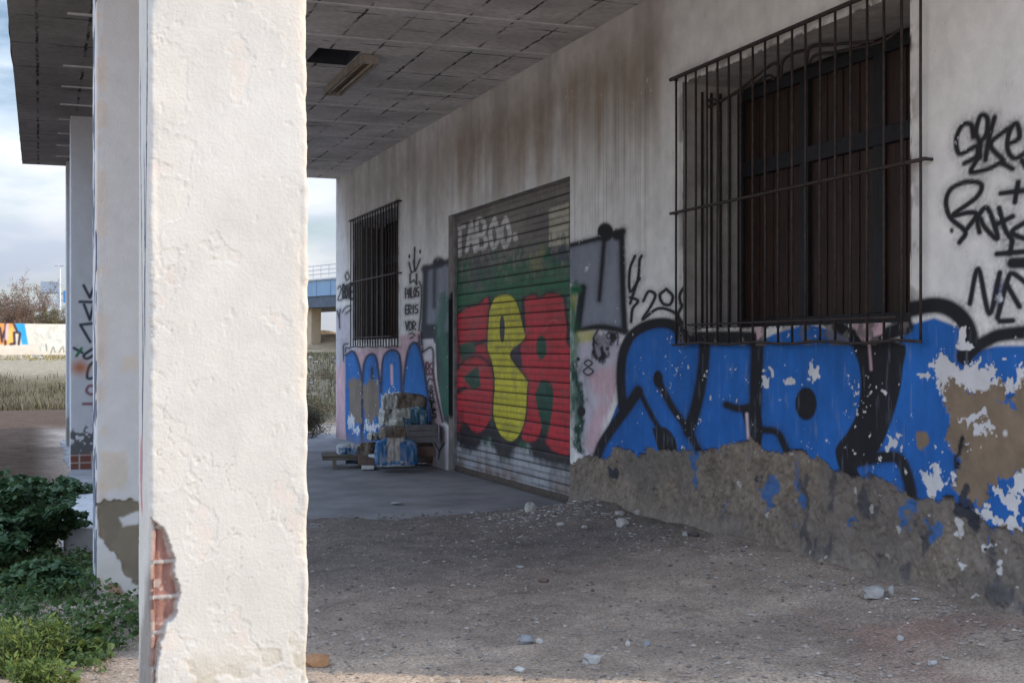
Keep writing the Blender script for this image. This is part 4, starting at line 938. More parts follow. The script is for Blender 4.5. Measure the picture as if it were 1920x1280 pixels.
def c_brown(x, y, z):
    c = np.zeros(x.shape + (3,)); c[:] = (.19, .155, .125); return mixc(c, (fbm(x * 4, z * 4 + y, 4, 653) > .55) * .6, (.11, .095, .085))
def c_mix(x, y, z):
    c = np.zeros(x.shape + (3,)); c[:] = (.40, .41, .36); c = mixc(c, (x > -.05 + .3 * (fbm(z * 3, y * 3, 3, 655) - .5)) * 1., (.05, .14, .22)); return mixc(c, (fbm(x * 7, z * 7, 4, 656) > .62) * .7, (.48, .5, .5))
def c_label(x, y, z):
    c = np.zeros(x.shape + (3,)); c[:] = (.42, .44, .46); n_ = fbm(x * 4, z * 4, 4, 657); c = mixc(c, ((z < .45) & (z > -.6) & (abs(x) < .88)) * 1., (.05, .15, .32)); return mixc(c, (n_ > .58) * .8, (.42, .45, .48))
def c_white(x, y, z):
    c = np.zeros(x.shape + (3,)); c[:] = (.52, .53, .50); return mixc(c, (fbm(x * 4, z * 4, 4, 658) > .6) * .6, (.25, .28, .28))
KZ = lambda uu_, vv_: (600 + uu_ / 5.818, 700 + vv_ / 5.818)
def kp(uu_, vv_, d): return at(*KZ(uu_, vv_), d)
FR = -YAW * .6
sack("cement_sack", kp(835, 880, 16.1), (.56, .26, .42), FR, "blue cement sack with a pale printed panel standing at the front of the pile", c_blue, tilt=(R(-10), 0), seed=1)
sack("cement_sack", kp(815, 655, 16.45), (.38, .36, .20), FR + .2, "limp brown sack lying on top of the blue cement sack", c_brown, seed=2, lump=.2)
sack("cement_sack", kp(975, 475, 16.9), (.50, .40, .29), FR, "crumpled pale and blue sack in the middle of the stack", c_mix, seed=3, lump=.18)
sack("cement_sack", kp(980, 315, 16.95), (.46, .38, .25), FR - .1, "brown sack crowning the stack against the blue wall", c_brown, seed=4, lump=.12, tilt=(0, R(6)))
sack("cement_sack", kp(765, 315, 16.85), (.22, .26, .22), FR, "small torn white sack at the top left of the stack", c_white, seed=5, lump=.3)
sack("cement_sack", kp(870, 560, 16.7), (.26, .28, .20), FR + .3, "small bulging white and blue sack wedged under the stack", c_mix, seed=6, lump=.25)
sack("cement_sack", kp(312, 830, 16.7), (.32, .30, .16), FR + .1, "flat blue and white sack lying on the low wooden pallet", c_label, seed=7)
sack("rag_heap", kp(520, 830, 16.6), (.24, .28, .17), FR - .3, "crumpled brown rag heap between pallet and blue sack", c_brown, cat="rag", seed=8, lump=.35)
sack("cement_sack", kp(1000, 640, 17.1), (.60, .40, .30), FR, "dark dusty sack at the back beneath the stack", c_brown, seed=9, lump=.18)
sack("cement_sack", kp(1010, 850, 17.1), (.62, .40, .34), FR, "lowest brown sack carrying the stack behind the grey board", c_brown, seed=10, lump=.15)
sack("cement_sack", kp(760, 480, 16.95), (.26, .28, .26), FR + .2, "torn white scrap of sack on the left of the middle layer", c_white, seed=12, lump=.35)
for q_, sz_, rz_, lb_ in (((640, 900, 16.2), (.20, .30, .05), .5, "flattened blue sack scrap on the floor before the rag heap"), ((420, 960, 16.9), (.26, .30, .06), -.4, "flattened grey-blue sack scrap under the pallet's right end"), ((600, 690, 17.0), (.20, .26, .10), .2, "pale crumpled sack against the wall left of the brown sack")):
    sack("sack_scrap", kp(*q_), sz_, FR + rz_, lb_, c_mix if "pale" in lb_ else c_label, seed=int(q_[0]) % 17, lump=.4)
M_card = surf("grey_board", (.17, .17, .175), (.11, .11, .115), scale=8, bump=.2)
a_ = kp(970, 555, 16.35); b_ = kp(1258, 755, 16.35); cx_ = (a_ + b_) / 2
bd = empty("crate", (cx_.x, cx_.y, b_.z), FR); tag(bd, "grey wooden crate resting on bricks beside the shutter jamb", "crate", "rubbish dumped by the roller shutter")
hw_ = (b_ - a_).length / 2 * .93; hh_ = a_.z - b_.z
for k in range(3): m = MB(); m.box((-hw_, -.012, hh_ * k / 3 + .004), (hw_, .0, hh_ * (k + 1) / 3 - .004)); m.build("front_board", M_card, bd)
for s_ in (-1, 1): m = MB(); m.box((s_ * hw_ - .012, .001, 0), (s_ * hw_ + .012, .28, hh_)); m.build("side_board", M_card, bd)
m = MB(); m.box((-hw_ + .013, .001, .002), (hw_ - .013, .28, .02)); m.build("bottom_board", M_card, bd)
M_brk = surf("dusty_brick", (.17, .115, .095), (.11, .085, .075), scale=12, bump=.4)
def block(name, uv, d, size, rz, label, mat=None, cat="brick", holes=True):
    pz = kp(*uv, d); e = MB(); e.box((-size[0] / 2, -size[1] / 2, 0), (size[0] / 2, size[1] / 2, size[2]), jit=.008)
    o = e.build(name, mat or M_brk, bevel=.008); o.location = (pz.x, pz.y, max(pz.z, .012)); o.rotation_euler = (0, 0, rz); tag(o, label, cat, "rubbish dumped by the roller shutter"); return o
block("brick", (1145, 905), 16.45, (.24, .2, .13), FR + .1, "dusty brick block propping up the grey crate")
block("brick", (525, 1000), 16.5, (.26, .2, .15), FR, "brown brick block beneath the crumpled rag heap")
block("foam_box", (525, 1078), 16.35, (.165, .12, .055), FR - .05, "small white box lid on the floor before the pallet", surf("white_foam", (.62, .62, .62), (.5, .5, .5), scale=10), "box")
pa = kp(270, 965, 16.75)
pl = empty("wooden_pallet", (pa.x, pa.y, 0.012), FR); tag(pl, "low slatted wooden pallet on stub legs left of the sacks", "pallet", "rubbish dumped by the roller shutter")
M_plk = surf("weathered_wood", (.17, .15, .125), (.09, .08, .068), scale=6, stretch=(1, 5, 5), bump=.3)
for k in range(5): m = MB(); m.box((-.30, -.30 + k * .125, .155), (.30, -.30 + k * .125 + .10, .175), jit=.004); m.build("slat", M_plk, pl)
for y_ in (-.29, .19): m = MB(); m.box((-.29, y_, .11), (.29, y_ + .06, .153)); m.build("bearer", M_plk, pl)
for x_ in (-.16, .22):
    for y_ in (-.285, .195): m = MB(); m.box((x_, y_, 0), (x_ + .05, y_ + .05, .108)); m.build("leg", M_plk, pl)

# ================================================================== STONES, RUBBLE
def stone_mb(size, seed, flat=1.0, sub=2, blocky=0.0):
    import bmesh
    bm = bmesh.new(); bmesh.ops.create_icosphere(bm, subdivisions=sub, radius=1.0)
    for v_ in bm.verts:
        c0 = v_.co.copy(); 
        if blocky: 
            mxx = max(abs(c0.x), abs(c0.y), abs(c0.z)); c0 = c0.lerp(c0 / mxx * .8, blocky)
        k = 1 + .38 * mnoise.noise(c0 * 1.3 + Vector((seed * 3.1, seed, 0))) + .16 * mnoise.noise(c0 * 3.5 + Vector((0, seed * 2.7, seed)))
        v_.co = Vector((c0.x * size[0] * k, c0.y * size[1] * k, c0.z * size[2] * k * flat)) / 2
    me = bpy.data.meshes.new("stone"); bm.to_mesh(me); bm.free(); return me
M_st = surf("pale_stone", (.50, .48, .45), (.34, .32, .30), scale=14, bump=.4, bscale=60)
M_stw = surf("white_plaster_chunk", (.40, .385, .365), (.28, .27, .26), scale=14, bump=.3, bscale=60)
M_stg = surf("grey_blue_stone", (.27, .275, .29), (.19, .195, .205), scale=14, bump=.4)
M_stb = surf("terracotta", (.40, .21, .10), (.28, .15, .08), scale=14, bump=.3)
M_std = surf("dark_stone", (.13, .12, .115), (.08, .075, .07), scale=14, bump=.3)
def stone(px, py, wpx, hpx, mat, label, name="stone", cat="stone", blocky=.3, seed=[0]):
    seed[0] += 1; g = grd(px, py); d = g.y * CS + g.x * SN; wm = wpx / F * d; hm = max(.012, hpx / F * d)
    z = gzz(g.x, g.y) if g.y < 11 else .012
    o = link(name, stone_mb((wm * 1.1, wm * .8, hm * 1.3), seed[0], blocky=blocky), mat); o.location = (g.x, g.y + wm * .2, z + hm * .38); o.rotation_euler = (0, 0, random.uniform(-.4, .4) - YAW)
    tag(o, label, cat, "loose debris on the ground"); return o
stone(1645, 1160, 42, 22, M_stw, "largest whitewashed masonry chunk lying at the foot of the wall under the window", "plaster_chunk", "rubble", .8)
stone(1672, 1160, 14, 14, M_stw, "small white chunk touching the largest masonry chunk", "plaster_chunk", "rubble", .6)
stone(1113, 1248, 34, 18, M_stw, "flat white tile shard near the sunlit edge of the dirt", "tile_shard", "rubble", .9)
stone(988, 1206, 30, 18, M_stg, "blue-grey crumpled lump on the dirt floor", "stone", "stone", .2)
stone(1012, 1206, 16, 8, M_st, "beige sliver beside the blue-grey lump", "plaster_chunk", "rubble", .5)
stone(1168, 1010, 22, 16, M_st, "round beige pebble in front of the mortar mound", "stone", "stone", 0)
stone(995, 975, 20, 18, M_st, "pale upright lump on the edge of the concrete floor", "stone", "stone", .4)
stone(1163, 992, 18, 8, M_stw, "white flake left of the round beige pebble", "plaster_chunk", "rubble", .6)
stone(1196, 990, 12, 10, M_stw, "white flake leaning against the foot of the mortar wall", "plaster_chunk", "rubble", .6)
stone(1053, 1000, 16, 7, M_stw, "white flake on the gravel just before the shutter's corner", "plaster_chunk", "rubble", .5)
stone(1097, 1006, 12, 6, M_stw, "small white flake amid the rubble heap by the shutter", "plaster_chunk", "rubble", .5)
stone(1285, 1036, 10, 9, M_stw, "white chip beside the dark flat stone", "plaster_chunk", "rubble", .4)
stone(1303, 1036, 24, 10, M_std, "dark flat stone at the base of the mound", "stone", "stone", .3)
stone(1214, 1214, 14, 9, M_stg, "bluish shard on the dirt right of the white tile shard", "tile_shard", "rubble", .6)
stone(1178, 1212, 10, 9, M_st, "tiny pale pebble left of the bluish shard", "stone", "stone", .2)
stone(1020, 1099, 20, 7, M_brk, "rusty red brick crumb in the middle of the floor", "brick_crumb", "brick", .4)
stone(977, 1073, 14, 4, M_stw, "thin white sliver in the middle of the dirt floor", "plaster_chunk", "rubble", .5)
stone(596, 1244, 44, 20, M_stb, "orange terracotta fragment beside the foreground pillar", "brick_fragment", "brick", .5)
stone(1690, 1222, 14, 10, M_stw, "white chip below the largest masonry chunk", "plaster_chunk", "rubble", .4)
stone(1752, 1262, 18, 9, M_stw, "white chip on the reddish earth at lower right", "plaster_chunk", "rubble", .4)
stone(976, 1262, 22, 10, M_st, "half buried beige stone on the sunlit strip", "stone", "stone", .2)
stone(745, 947, 22, 4, M_stw, "scrap of white paper on the concrete floor", "paper_scrap", "litter", .6)

def scatter(name, n, fn, smin, smax, mat, flat=.6):
    vs, fs, cs = [], [], []
    base = [Vector(p_).normalized() for p_ in ((1, 0, 0), (-1, 0, 0), (0, 1, 0), (0, -1, 0), (0, 0, 1), (0, 0, -1))]
    fcs = [(0, 2, 4), (2, 1, 4), (1, 3, 4), (3, 0, 4), (2, 0, 5), (1, 2, 5), (3, 1, 5), (0, 3, 5)]
    XY = np.array([fn() for _ in range(n)]); Zg = gz(XY[:, 0], XY[:, 1]); Zg = np.where((XY[:, 1] > 11.2) & (XY[:, 0] > .2) & (XY[:, 0] < WX), .012, Zg)
    for (x_, y_), zg in zip(XY, Zg):
        s_ = smin * (smax / smin) ** (random.random() ** 2.6); a_ = random.random() * 6.28; ca, sa = math.cos(a_), math.sin(a_)
        k0 = len(vs); ex, ey, ez = random.uniform(.6, 1.2), random.uniform(.4, 1), random.uniform(.35, .9) * flat; c_ = random.random()
        for p_ in base:
            j = random.uniform(.7, 1.25); X_, Y_ = p_.x * ex * s_ * j + random.uniform(-.2, .2) * s_, p_.y * ey * s_ * j + random.uniform(-.2, .2) * s_
            vs.append((x_ + X_ * ca - Y_ * sa, y_ + X_ * sa + Y_ * ca, zg + p_.z * ez * s_ * j + s_ * .15)); cs.append(c_)
        fs += [tuple(i_ + k0 for i_ in f_) for f_ in fcs]
    me = bpy.data.meshes.new(name); me.from_pydata(vs, [], fs); setcol(me, np.array(cs)); return tag(link(name, me, mat), kind='stuff')
def pebmat(name, c1, c2):
    m_, t_, b_ = mat_base(name); a_ = t_.nodes.new("ShaderNodeAttribute"); a_.attribute_name = "Col"; r_ = t_.nodes.new("ShaderNodeValToRGB")
    r_.color_ramp.elements[0].color = (*c1, 1); r_.color_ramp.elements[1].color = (*c2, 1); t_.links.new(a_.outputs['Fac'], r_.inputs[0]); t_.links.new(r_.outputs[0], b_.inputs['Base Color']); b_.inputs['Roughness'].default_value = .9; return m_
def near_xy():
    while True:
        y_ = 5 + 6.6 * random.random() ** 1.3; x_ = random.uniform(.2, WX)
        return x_, y_
tag(scatter("gravel", 17000, near_xy, .0035, .026, pebmat("gravel_tones", (.13, .11, .095), (.38, .33, .285))), "grey brown gravel scattered over the dirt floor", "gravel")
def heap():
    if random.random() < .62: return 4.2 + random.gauss(0, .36), 10.75 + random.gauss(0, .32)
    t_ = random.random(); return WX - .15 - abs(random.gauss(0, .30)) - .1 * t_, 5.4 + 5.6 * t_ 
def heapc():
    while True:
        x_, y_ = heap()
        if x_ < WX - .03: return x_, y_
tag(scatter("plaster_flakes", 1300, heapc, .005, .030, pebmat("flake_tones", (.36, .36, .37), (.70, .70, .70)), .35), "white plaster flakes fallen along the foot of the wall", "rubble")
tag(scatter("litter_flakes", 35, near_xy, .005, .018, pebmat("flake_tones_b", (.45, .45, .45), (.70, .70, .70)), .3), "sparse white chips strewn over the dirt", "rubble")

# ================================================================== PLANTS
M_leafd = leafmat("mallow_leaf", (.022, .055, .024), (.085, .145, .060)); M_leafl = leafmat("weed_leaf", (.050, .105, .026), (.19, .225, .055))
M_stem = surf("green_stem", (.09, .12, .05), (.06, .07, .03), scale=9)
M_twig = surf("dry_twig", (.21, .15, .105), (.11, .08, .058), scale=6); M_dry = leafmat("dry_grass", (.20, .16, .075), (.42, .34, .17)); M_drygreen = leafmat("dry_green_grass", (.048, .046, .024), (.19, .15, .085))
def leaf(mb, p, n_, up, s_, kind, c_):
    n_ = n_.normalized(); t_ = up - n_ * up.dot(n_)
    t_ = t_.normalized() if t_.length > 1e-4 else n_.orthogonal().normalized(); b_ = n_.cross(t_)
    if kind == 'round':
        vs = [p + n_ * s_ * .10]; k = 7
        for i_ in range(k):
            a_ = 2 * math.pi * i_ / k; rr = s_ * (.5 + .07 * math.cos(a_ * 3)); vs.append(p + (t_ * math.cos(a_) + b_ * math.sin(a_)) * rr + n_ * s_ * .12 * (i_ % 2) - n_ * s_ * .05)
        mb.add(vs, [(0, i_ + 1, (i_ + 1) % k + 1) for i_ in range(k)], c_)
    else:
        wv_ = s_ * .16; vs = [p, p + t_ * s_ * .45 + b_ * wv_, p + t_ * s_ + n_ * s_ * -.15, p + t_ * s_ * .45 - b_ * wv_, p + t_ * s_ * .45 + n_ * s_ * .06]
        mb.add(vs, [(0, 1, 4), (1, 2, 4), (2, 3, 4), (3, 0, 4)], c_)
def rv(): return Vector((random.gauss(0, 1), random.gauss(0, 1), random.gauss(0, 1))).normalized()
def bush(name, x, y, w_, dp, h, n_stem, n_leaf, ls, mat, label, cat, kind='round', group=None, droop=.3):
    z = gzz(x, y); root = empty(name, (x, y, z)); tag(root, label, cat, group)
    sm, lm = MB(), MB()
    for k in range(n_stem):
        a_ = random.random() * 6.28; rr = random.random() ** .6; top = Vector((math.cos(a_) * rr * w_ / 2, math.sin(a_) * rr * dp / 2, h * random.uniform(.55, 1.0) * (1 - .45 * rr * rr)))
        b0 = Vector((top.x * .35 + random.gauss(0, .03), top.y * .35 + random.gauss(0, .03), -.02)); mid = (b0 + top) / 2 + Vector((0, 0, h * .12)); pts = [b0, b0.lerp(mid, .6), mid, mid.lerp(top, .6) + Vector((0, 0, .02)), top]
        sm.tube(pts, [.006, .005, .0045, .003, .002], 4); tone = random.random()
        for q in range(n_leaf):
            f_ = random.uniform(.15, 1.0); i_ = min(3, int(f_ * 4)); p_ = pts[i_].lerp(pts[i_ + 1], f_ * 4 - i_)
            off = rv(); off.z = abs(off.z) * .4; p_ = p_ + off * ls * random.uniform(.3, 1.3)
            nn = rv() * .75 + Vector((0, 0, .9)) if kind == 'round' else rv(); upv = off + Vector((0, 0, .5 - droop * random.random()))
            leaf(lm, p_, nn, upv, ls * random.uniform(.5, 1.2), kind, min(1, max(0, tone * .5 + .5 * random.random())))
    sm.build("stems", M_stem, root); lm.build("leaves", mat, root); return root
bush("mallow_bush", -.20, 10.0, 1.1, 1.5, .66, 90, 60, .062, M_leafd, "large dark leafy bush in the shade left of the pillars", "bush")
bush("mallow_bush", -.55, 9.0, .9, 1.0, .52, 60, 60, .062, M_leafd, "dark leafy bush cut by the left edge of the photo", "bush")
bush("mallow_bush", .12, 12.7, .9, 1.5, .40, 60, 44, .062, M_leafd, "dark leaves crowding the foot of the tagged pillar", "bush")
bush("mallow_bush", -.02, 8.45, .5, .5, .22, 26, 30, .06, M_leafd, "low clump of shaded weeds beside the second pillar's foot", "weed")
for k, (x_, y_, w_, h_, lb) in enumerate([(-.12, 6.55, .40, .27, "bright feathery weed in the sun at the bottom left"), (.03, 6.75, .34, .25, "sunlit weed with narrow leaves right of the brightest one"), (-.02, 6.15, .30, .15, "low sunlit weed at the very bottom of the photo"),
                                             (-.28, 6.7, .4, .28, "sunlit weed leaving the frame at the left edge")]):
    bush("weed", x_, y_, w_, w_, h_, 26, 34, .040, M_leafl, lb, "weed", 'lance', "sunlit weeds at the pillar's foot")
for x_, y_, lb in ((.20, 6.75, "round yellow-green leaf clump on the sunlit sand"), (.10, 6.25, "round leafed weed nearest the camera"), (.27, 7.1, "small round leafed weed by the shadow's edge")):
    bush("round_leaf_weed", x_, y_, .22, .22, .11, 9, 9, .05, M_leafl, lb, "weed", 'round', "sunlit weeds at the pillar's foot")
def blades(name, n, fn, h0, h1, mat, label, cat, wd=.004, zf=None, lean=.5):
    vs, fs, cs = [], [], []
    XY = np.array([fn() for _ in range(n)]); Zg = gz(XY[:, 0], XY[:, 1])
    for (x_, y_), zg in zip(XY, Zg):
        h_ = random.uniform(h0, h1); a_ = random.random() * 6.28; l_ = random.uniform(.05, lean) * h_; dx, dy = math.cos(a_) * l_, math.sin(a_) * l_; px_, py_ = -math.sin(a_) * wd, math.cos(a_) * wd; k0 = len(vs)
        vs += [(x_ - px_, y_ - py_, zg - .01), (x_ + px_, y_ + py_, zg - .01), (x_ + dx * .35 + px_ * .8, y_ + dy * .35 + py_ * .8, zg + h_ * .6), (x_ + dx * .35 - px_ * .8, y_ + dy * .35 - py_ * .8, zg + h_ * .6), (x_ + dx, y_ + dy, zg + h_)]
        fs += [(k0, k0 + 1, k0 + 2, k0 + 3), (k0 + 3, k0 + 2, k0 + 4)]; cs += [random.random()] * 5
    me = bpy.data.meshes.new(name); me.from_pydata(vs, [], fs); setcol(me, np.array(cs)); return tag(link(name, me, mat), label, cat, None, 'stuff')
def under():
    y_ = 6.3 + 3.4 * random.random(); return random.uniform(-1.2, .34 + .55 * (6.75 < y_ < 8.2)), y_
def under2():
    while True:
        x_, y_ = under()
        if not (x_ > .30 and y_ < 6.6) and fbm(np.array([x_ * 2.2]), np.array([y_ * 2.2]), 3, 700)[0] > .42 - .12 * (y_ > 7.2): return x_, y_
M_gc = leafmat("ground_cover_leaf", (.035, .075, .025), (.10, .15, .045))
gcm = MB()
for k in range(13000):
    x_, y_ = under2()
    leaf(gcm, Vector((x_, y_, random.uniform(.005, .14 if y_ > 7 else .07))), rv() * .8 + Vector((0, 0, .8)), rv() + Vector((0, 0, .4)), random.uniform(.018, .05), 'round' if random.random() < .35 else 'lance', random.random())
tag(gcm.build("ground_cover", M_gc), "low green ground cover of small weeds around the pillar feet", "weeds", None, 'stuff')
blades("grass_blades", 1300, under2, .04, .16, M_gc, "thin grass blades among the weeds left of the pillars", "grass", .0016, lean=1.0)

def twiggy(name, x, y, w_, h, n, label, cat, twig_r=.02, leafn=0, leafs=.1, mat=M_twig, lmat=None, zb=None, group=None, depth=3):
    z = gzz(x, y) if zb is None else zb; root = empty(name, (x, y, z)); tag(root, label, cat, group); tm, lm = MB(), MB()
    def grow(p_, d_, ln, r_, lev):
        pts = [p_]; d0 = d_
        for k in range(3): d0 = (d0 + rv() * .28 + Vector((0, 0, .06))).normalized(); pts.append(pts[-1] + d0 * ln / 3)
        tm.tube(pts, [r_, r_ * .85, r_ * .7, r_ * .5], 3, random.random())
        if lev == 0:
            for k in range(leafn): leaf(lm, pts[random.choice((1, 2, 3))] + rv() * leafs * .8, rv(), rv(), leafs * random.uniform(.5, 1.2), 'lance', random.random())
            return
        for k in range(random.choice((3, 4, 4))):
            i_ = random.choice((1, 2, 3)); d1 = (d0 * .9 + rv() * .9).normalized(); d1.z = max(d1.z, -.1); grow(pts[i_], d1, ln * random.uniform(.5, .8), r_ * .55, lev - 1)
    for k in range(n):
        a_ = random.random() * 6.28; rr = random.random(); b0 = Vector((math.cos(a_) * rr * w_ * .2, math.sin(a_) * rr * w_ * .2, -.1)); d_ = Vector((math.cos(a_) * rr * w_ / h * .75, math.sin(a_) * rr * w_ / h * .75, 1)).normalized(); grow(b0, d_, h * .5, twig_r, depth)
    tm.build("branches", mat, root)
    if lm.v: lm.build("leaves", lmat or mat, root)
    return root
g = grd(612, 822); twiggy("dry_bush", g.x - .35, g.y + .7, 1.3, .75, 26, "dark dry bush at the far corner of the building", "bush", .007, 6, .05, lmat=leafmat("dull_leaf", (.05, .05, .03), (.12, .11, .06)), depth=3)

# ================================================================== BEYOND THE YARD
# bank of dry grass in front of the tracks
def gb():
    while True:
        y_ = 35 + 14 * random.random() ** 1.2; x_ = random.uniform(-20, .06 * y_)
        if random.random() < sst(.34, .62, fbm(np.array([x_ * .55]), np.array([y_ * .35]), 4, 705))[0] + .06: return x_, y_
blades("dry_grass", 30000, gb, .05, .30, M_drygreen, "dry yellow-green grass on the bank before the graffiti wall", "grass", .013, lean=1.1)
def gb2():
    y_ = random.uniform(58, 72); return random.uniform(-26, .05 * y_), y_
blades("dry_grass_far", 5000, gb2, .05, .16, M_dry, "short straw coloured grass along the track bed", "grass", .03)
def gb3():
    y_ = random.uniform(30, 110); return y_ * random.uniform(.16, .30), y_
blades("verge_grass", 9000, gb3, .05, .26, leafmat("dull_verge_grass", (.045, .048, .03), (.13, .115, .07)), "dull grass on the waste ground below the bridge", "grass", .025)
scatter("ballast", 3000, lambda: (random.uniform(-26, 4), random.uniform(60, 73)), .05, .28, pebmat("ballast_tones", (.20, .17, .14), (.36, .32, .27)))['label'] = "pale track ballast before the graffiti wall"
scatter("waste_rubble", 420, lambda: (lambda y_: (y_ * random.uniform(.17, .26), y_))(random.uniform(40, 80)), .04, .26, pebmat("waste_tones", (.07, .064, .058), (.17, .155, .14)))['label'] = "rubble strewn on the waste ground below the bridge"
# graffiti wall along the railway
dW = 76.0; A = at(-420, 667, dW - 6); B = at(330, 665, dW + 9); zb_, zt_ = A.z - .6, at(60, 605, dW).z
Lw = math.hypot(B.x - A.x, B.y - A.y); nu_, nv_ = 420, 46
ss = np.linspace(0, 1, nu_); zz_ = np.linspace(zb_, zt_, nv_); SS, ZZ = np.meshgrid(ss, zz_)
dirw = Vector((B.x - A.x, B.y - A.y, 0)).normalized(); nrm = Vector((dirw.y, -dirw.x, 0))
def wconv(px, py):
    a_ = ray(px, py); 
    den = a_[0] * nrm.x + a_[1] * nrm.y; d_ = (A.x * nrm.x + A.y * nrm.y) / den; return ((a_[0] * d_ - A.x) * dirw.x + (a_[1] * d_ - A.y) * dirw.y, H + a_[2] * d_)
BP = Painter(SS * Lw, ZZ, (.60, .57, .50), wconv); ZB = lambda uu_, vv_: (uu_ / 4, 460 + vv_ / 4)
i_all = np.arange(BP.u.size); BP._put(i_all, sst(.45, .65, fbm(BP.u * .8, BP.v * 1.2, 4, 800)) * .4, (.48, .44, .38)); BP._put(i_all, sst(.9, .0, BP.v - BP.v.min() - .6) * .35, (.55, .42, .30))
BP.fill([(-140, 580), (45, 578), (110, 580), (105, 745), (-140, 745)], (.62, .26, .08), z=ZB, soft=.05); BP.fill([(45, 640), (100, 600), (100, 740), (50, 735)], (.75, .42, .10), z=ZB, soft=.15)
BP.fill([(105, 580), (185, 580), (212, 742), (165, 745), (150, 660), (120, 640)], (.03, .30, .58), z=ZB, soft=.05)
for pts in ([(0, 620), (15, 720)], [(42, 580), (40, 740)], [(100, 580), (130, 650), (105, 655), (110, 735)], [(20, 690), (35, 640)], [(130, 650), (150, 660), (140, 740)], [(80, 740), (110, 735)], [(-60, 600), (-50, 740)]): BP.line(pts, .16, (.05, .03, .04), z=ZB, soft=.05, sm=False)
BP.line([(55, 600), (50, 700)], .18, (.55, .40, .42), z=ZB, soft=.06)
for k in range(14):
    x_ = random.uniform(230, 490); y_ = random.uniform(610, 800); BP.line([(x_, y_), (x_ + random.uniform(-20, 20), y_ - 30), (x_ + random.uniform(0, 40), y_ + random.uniform(-30, 30))], .05, (.30, .33, .34), z=ZB, soft=.05, alpha=.6)
for pts in ([(380, 810), (400, 760), (412, 800)], [(350, 790), (345, 740)], [(445, 800), (470, 760), (480, 800)]): BP.line(pts, .07, (.12, .18, .16), z=ZB, soft=.04)
QW = np.stack([A.x + SS * Lw * dirw.x, A.y + SS * Lw * dirw.y, ZZ], -1)
gw = empty("graffiti_wall", (A.x, A.y, 0)); tag(gw, "pale concrete wall by the railway with orange and blue graffiti letters", "wall")
def gch(o): o.parent = gw; o.matrix_parent_inverse = Matrix.Translation(-gw.location); return o
gch(grid_mesh("wall_face", QW, surf("sunlit_render", None, attr=True, scale=2, bump=.2, bscale=10, var=.15), cols=BP.c))
m = MB()
q = [(A.x, A.y), (B.x, B.y), (B.x - nrm.x * .25, B.y - nrm.y * .25), (A.x - nrm.x * .25, A.y - nrm.y * .25)]
q = [(x_ - nrm.x * .01 * (1), y_ - nrm.y * .01) for x_, y_ in q]
m.add([(x_, y_, zb_) for x_, y_ in q] + [(x_, y_, zt_ + .012) for x_, y_ in q], [(0, 1, 5, 4), (1, 2, 6, 5), (2, 3, 7, 6), (3, 0, 4, 7), (4, 5, 6, 7)])
gch(m.build("wall_core", M_conc))
m = MB(); q0 = (A.x + nrm.x * .9, A.y + nrm.y * .9); q1 = (B.x + nrm.x * .9, B.y + nrm.y * .9)
m.add([(q0[0], q0[1], zb_), (q1[0], q1[1], zb_), (q1[0], q1[1], A.z + .02), (q0[0], q0[1], A.z + .02), (A.x + nrm.x * .01, A.y + nrm.y * .01, A.z + .02), (B.x + nrm.x * .01, B.y + nrm.y * .01, A.z + .02)], [(0, 1, 2, 3), (3, 2, 5, 4)])
gch(m.build("footing", surf("dark_footing", (.16, .13, .11), (.10, .085, .07), scale=2)))

# embankment with leafless shrubs
M_emb = surf("scrubby_bank", (.30, .22, .14), (.17, .13, .08), scale=.5, bump=.6, bscale=3, bdist=.3)
def mound(name, cx, cy, rx, ry, h, z0):
    xs_ = np.linspace(-1, 1, 70); X_, Y_ = np.meshgrid(xs_, xs_); r_ = np.hypot(X_, Y_)
    Z_ = z0 + h * sst(1, .15, r_) * (.8 + .4 * fbm(X_ * 4, Y_ * 4, 4, 900)) - .6 * (r_ > .98); o = grid_mesh(name, np.stack([cx + X_ * rx, cy + Y_ * ry, Z_], -1), M_emb); return tag(o, kind='structure')
c = at(20, 640, 108); mound("embankment", c.x - 20, c.y + 10, 60, 22, 3.4, 1.0)
lfm = leafmat("russet_leaf", (.13, .085, .06), (.26, .17, .115)); lfo = leafmat("olive_leaf", (.10, .095, .04), (.20, .17, .08))
for px_, d_, w_, h_, n_, lb in ((30, 92, 3.6, 4.5, 11, "tall leafless russet shrub rising over the graffiti wall"), (52, 95, 3.0, 4.0, 9, "russet shrub in front of the road sign's left post"), (8, 98, 3.4, 3.2, 9, "brown shrub at the left edge above the orange letters"), (85, 96, 3.0, 2.4, 10, "low brown scrub under the road sign"),
                             (110, 94, 2.6, 2.6, 9, "olive scrub beside the street lamp's foot"), (-40, 96, 4.0, 3.4, 9, "brown shrub just outside the left edge"), (128, 95, 2.6, 2.3, 8, "scrub against the tagged pillar's edge"), (66, 90, 2.4, 1.8, 9, "low tangled scrub behind the blue letter")):
    p_ = at(px_, 600, d_); twiggy("leafless_shrub", p_.x, p_.y, w_, h_, n_, lb, "shrub", .03, 15, .17, lmat=lfo if "olive" in lb else lfm, zb=1.9, group="leafless shrubs above the railway wall", depth=3)
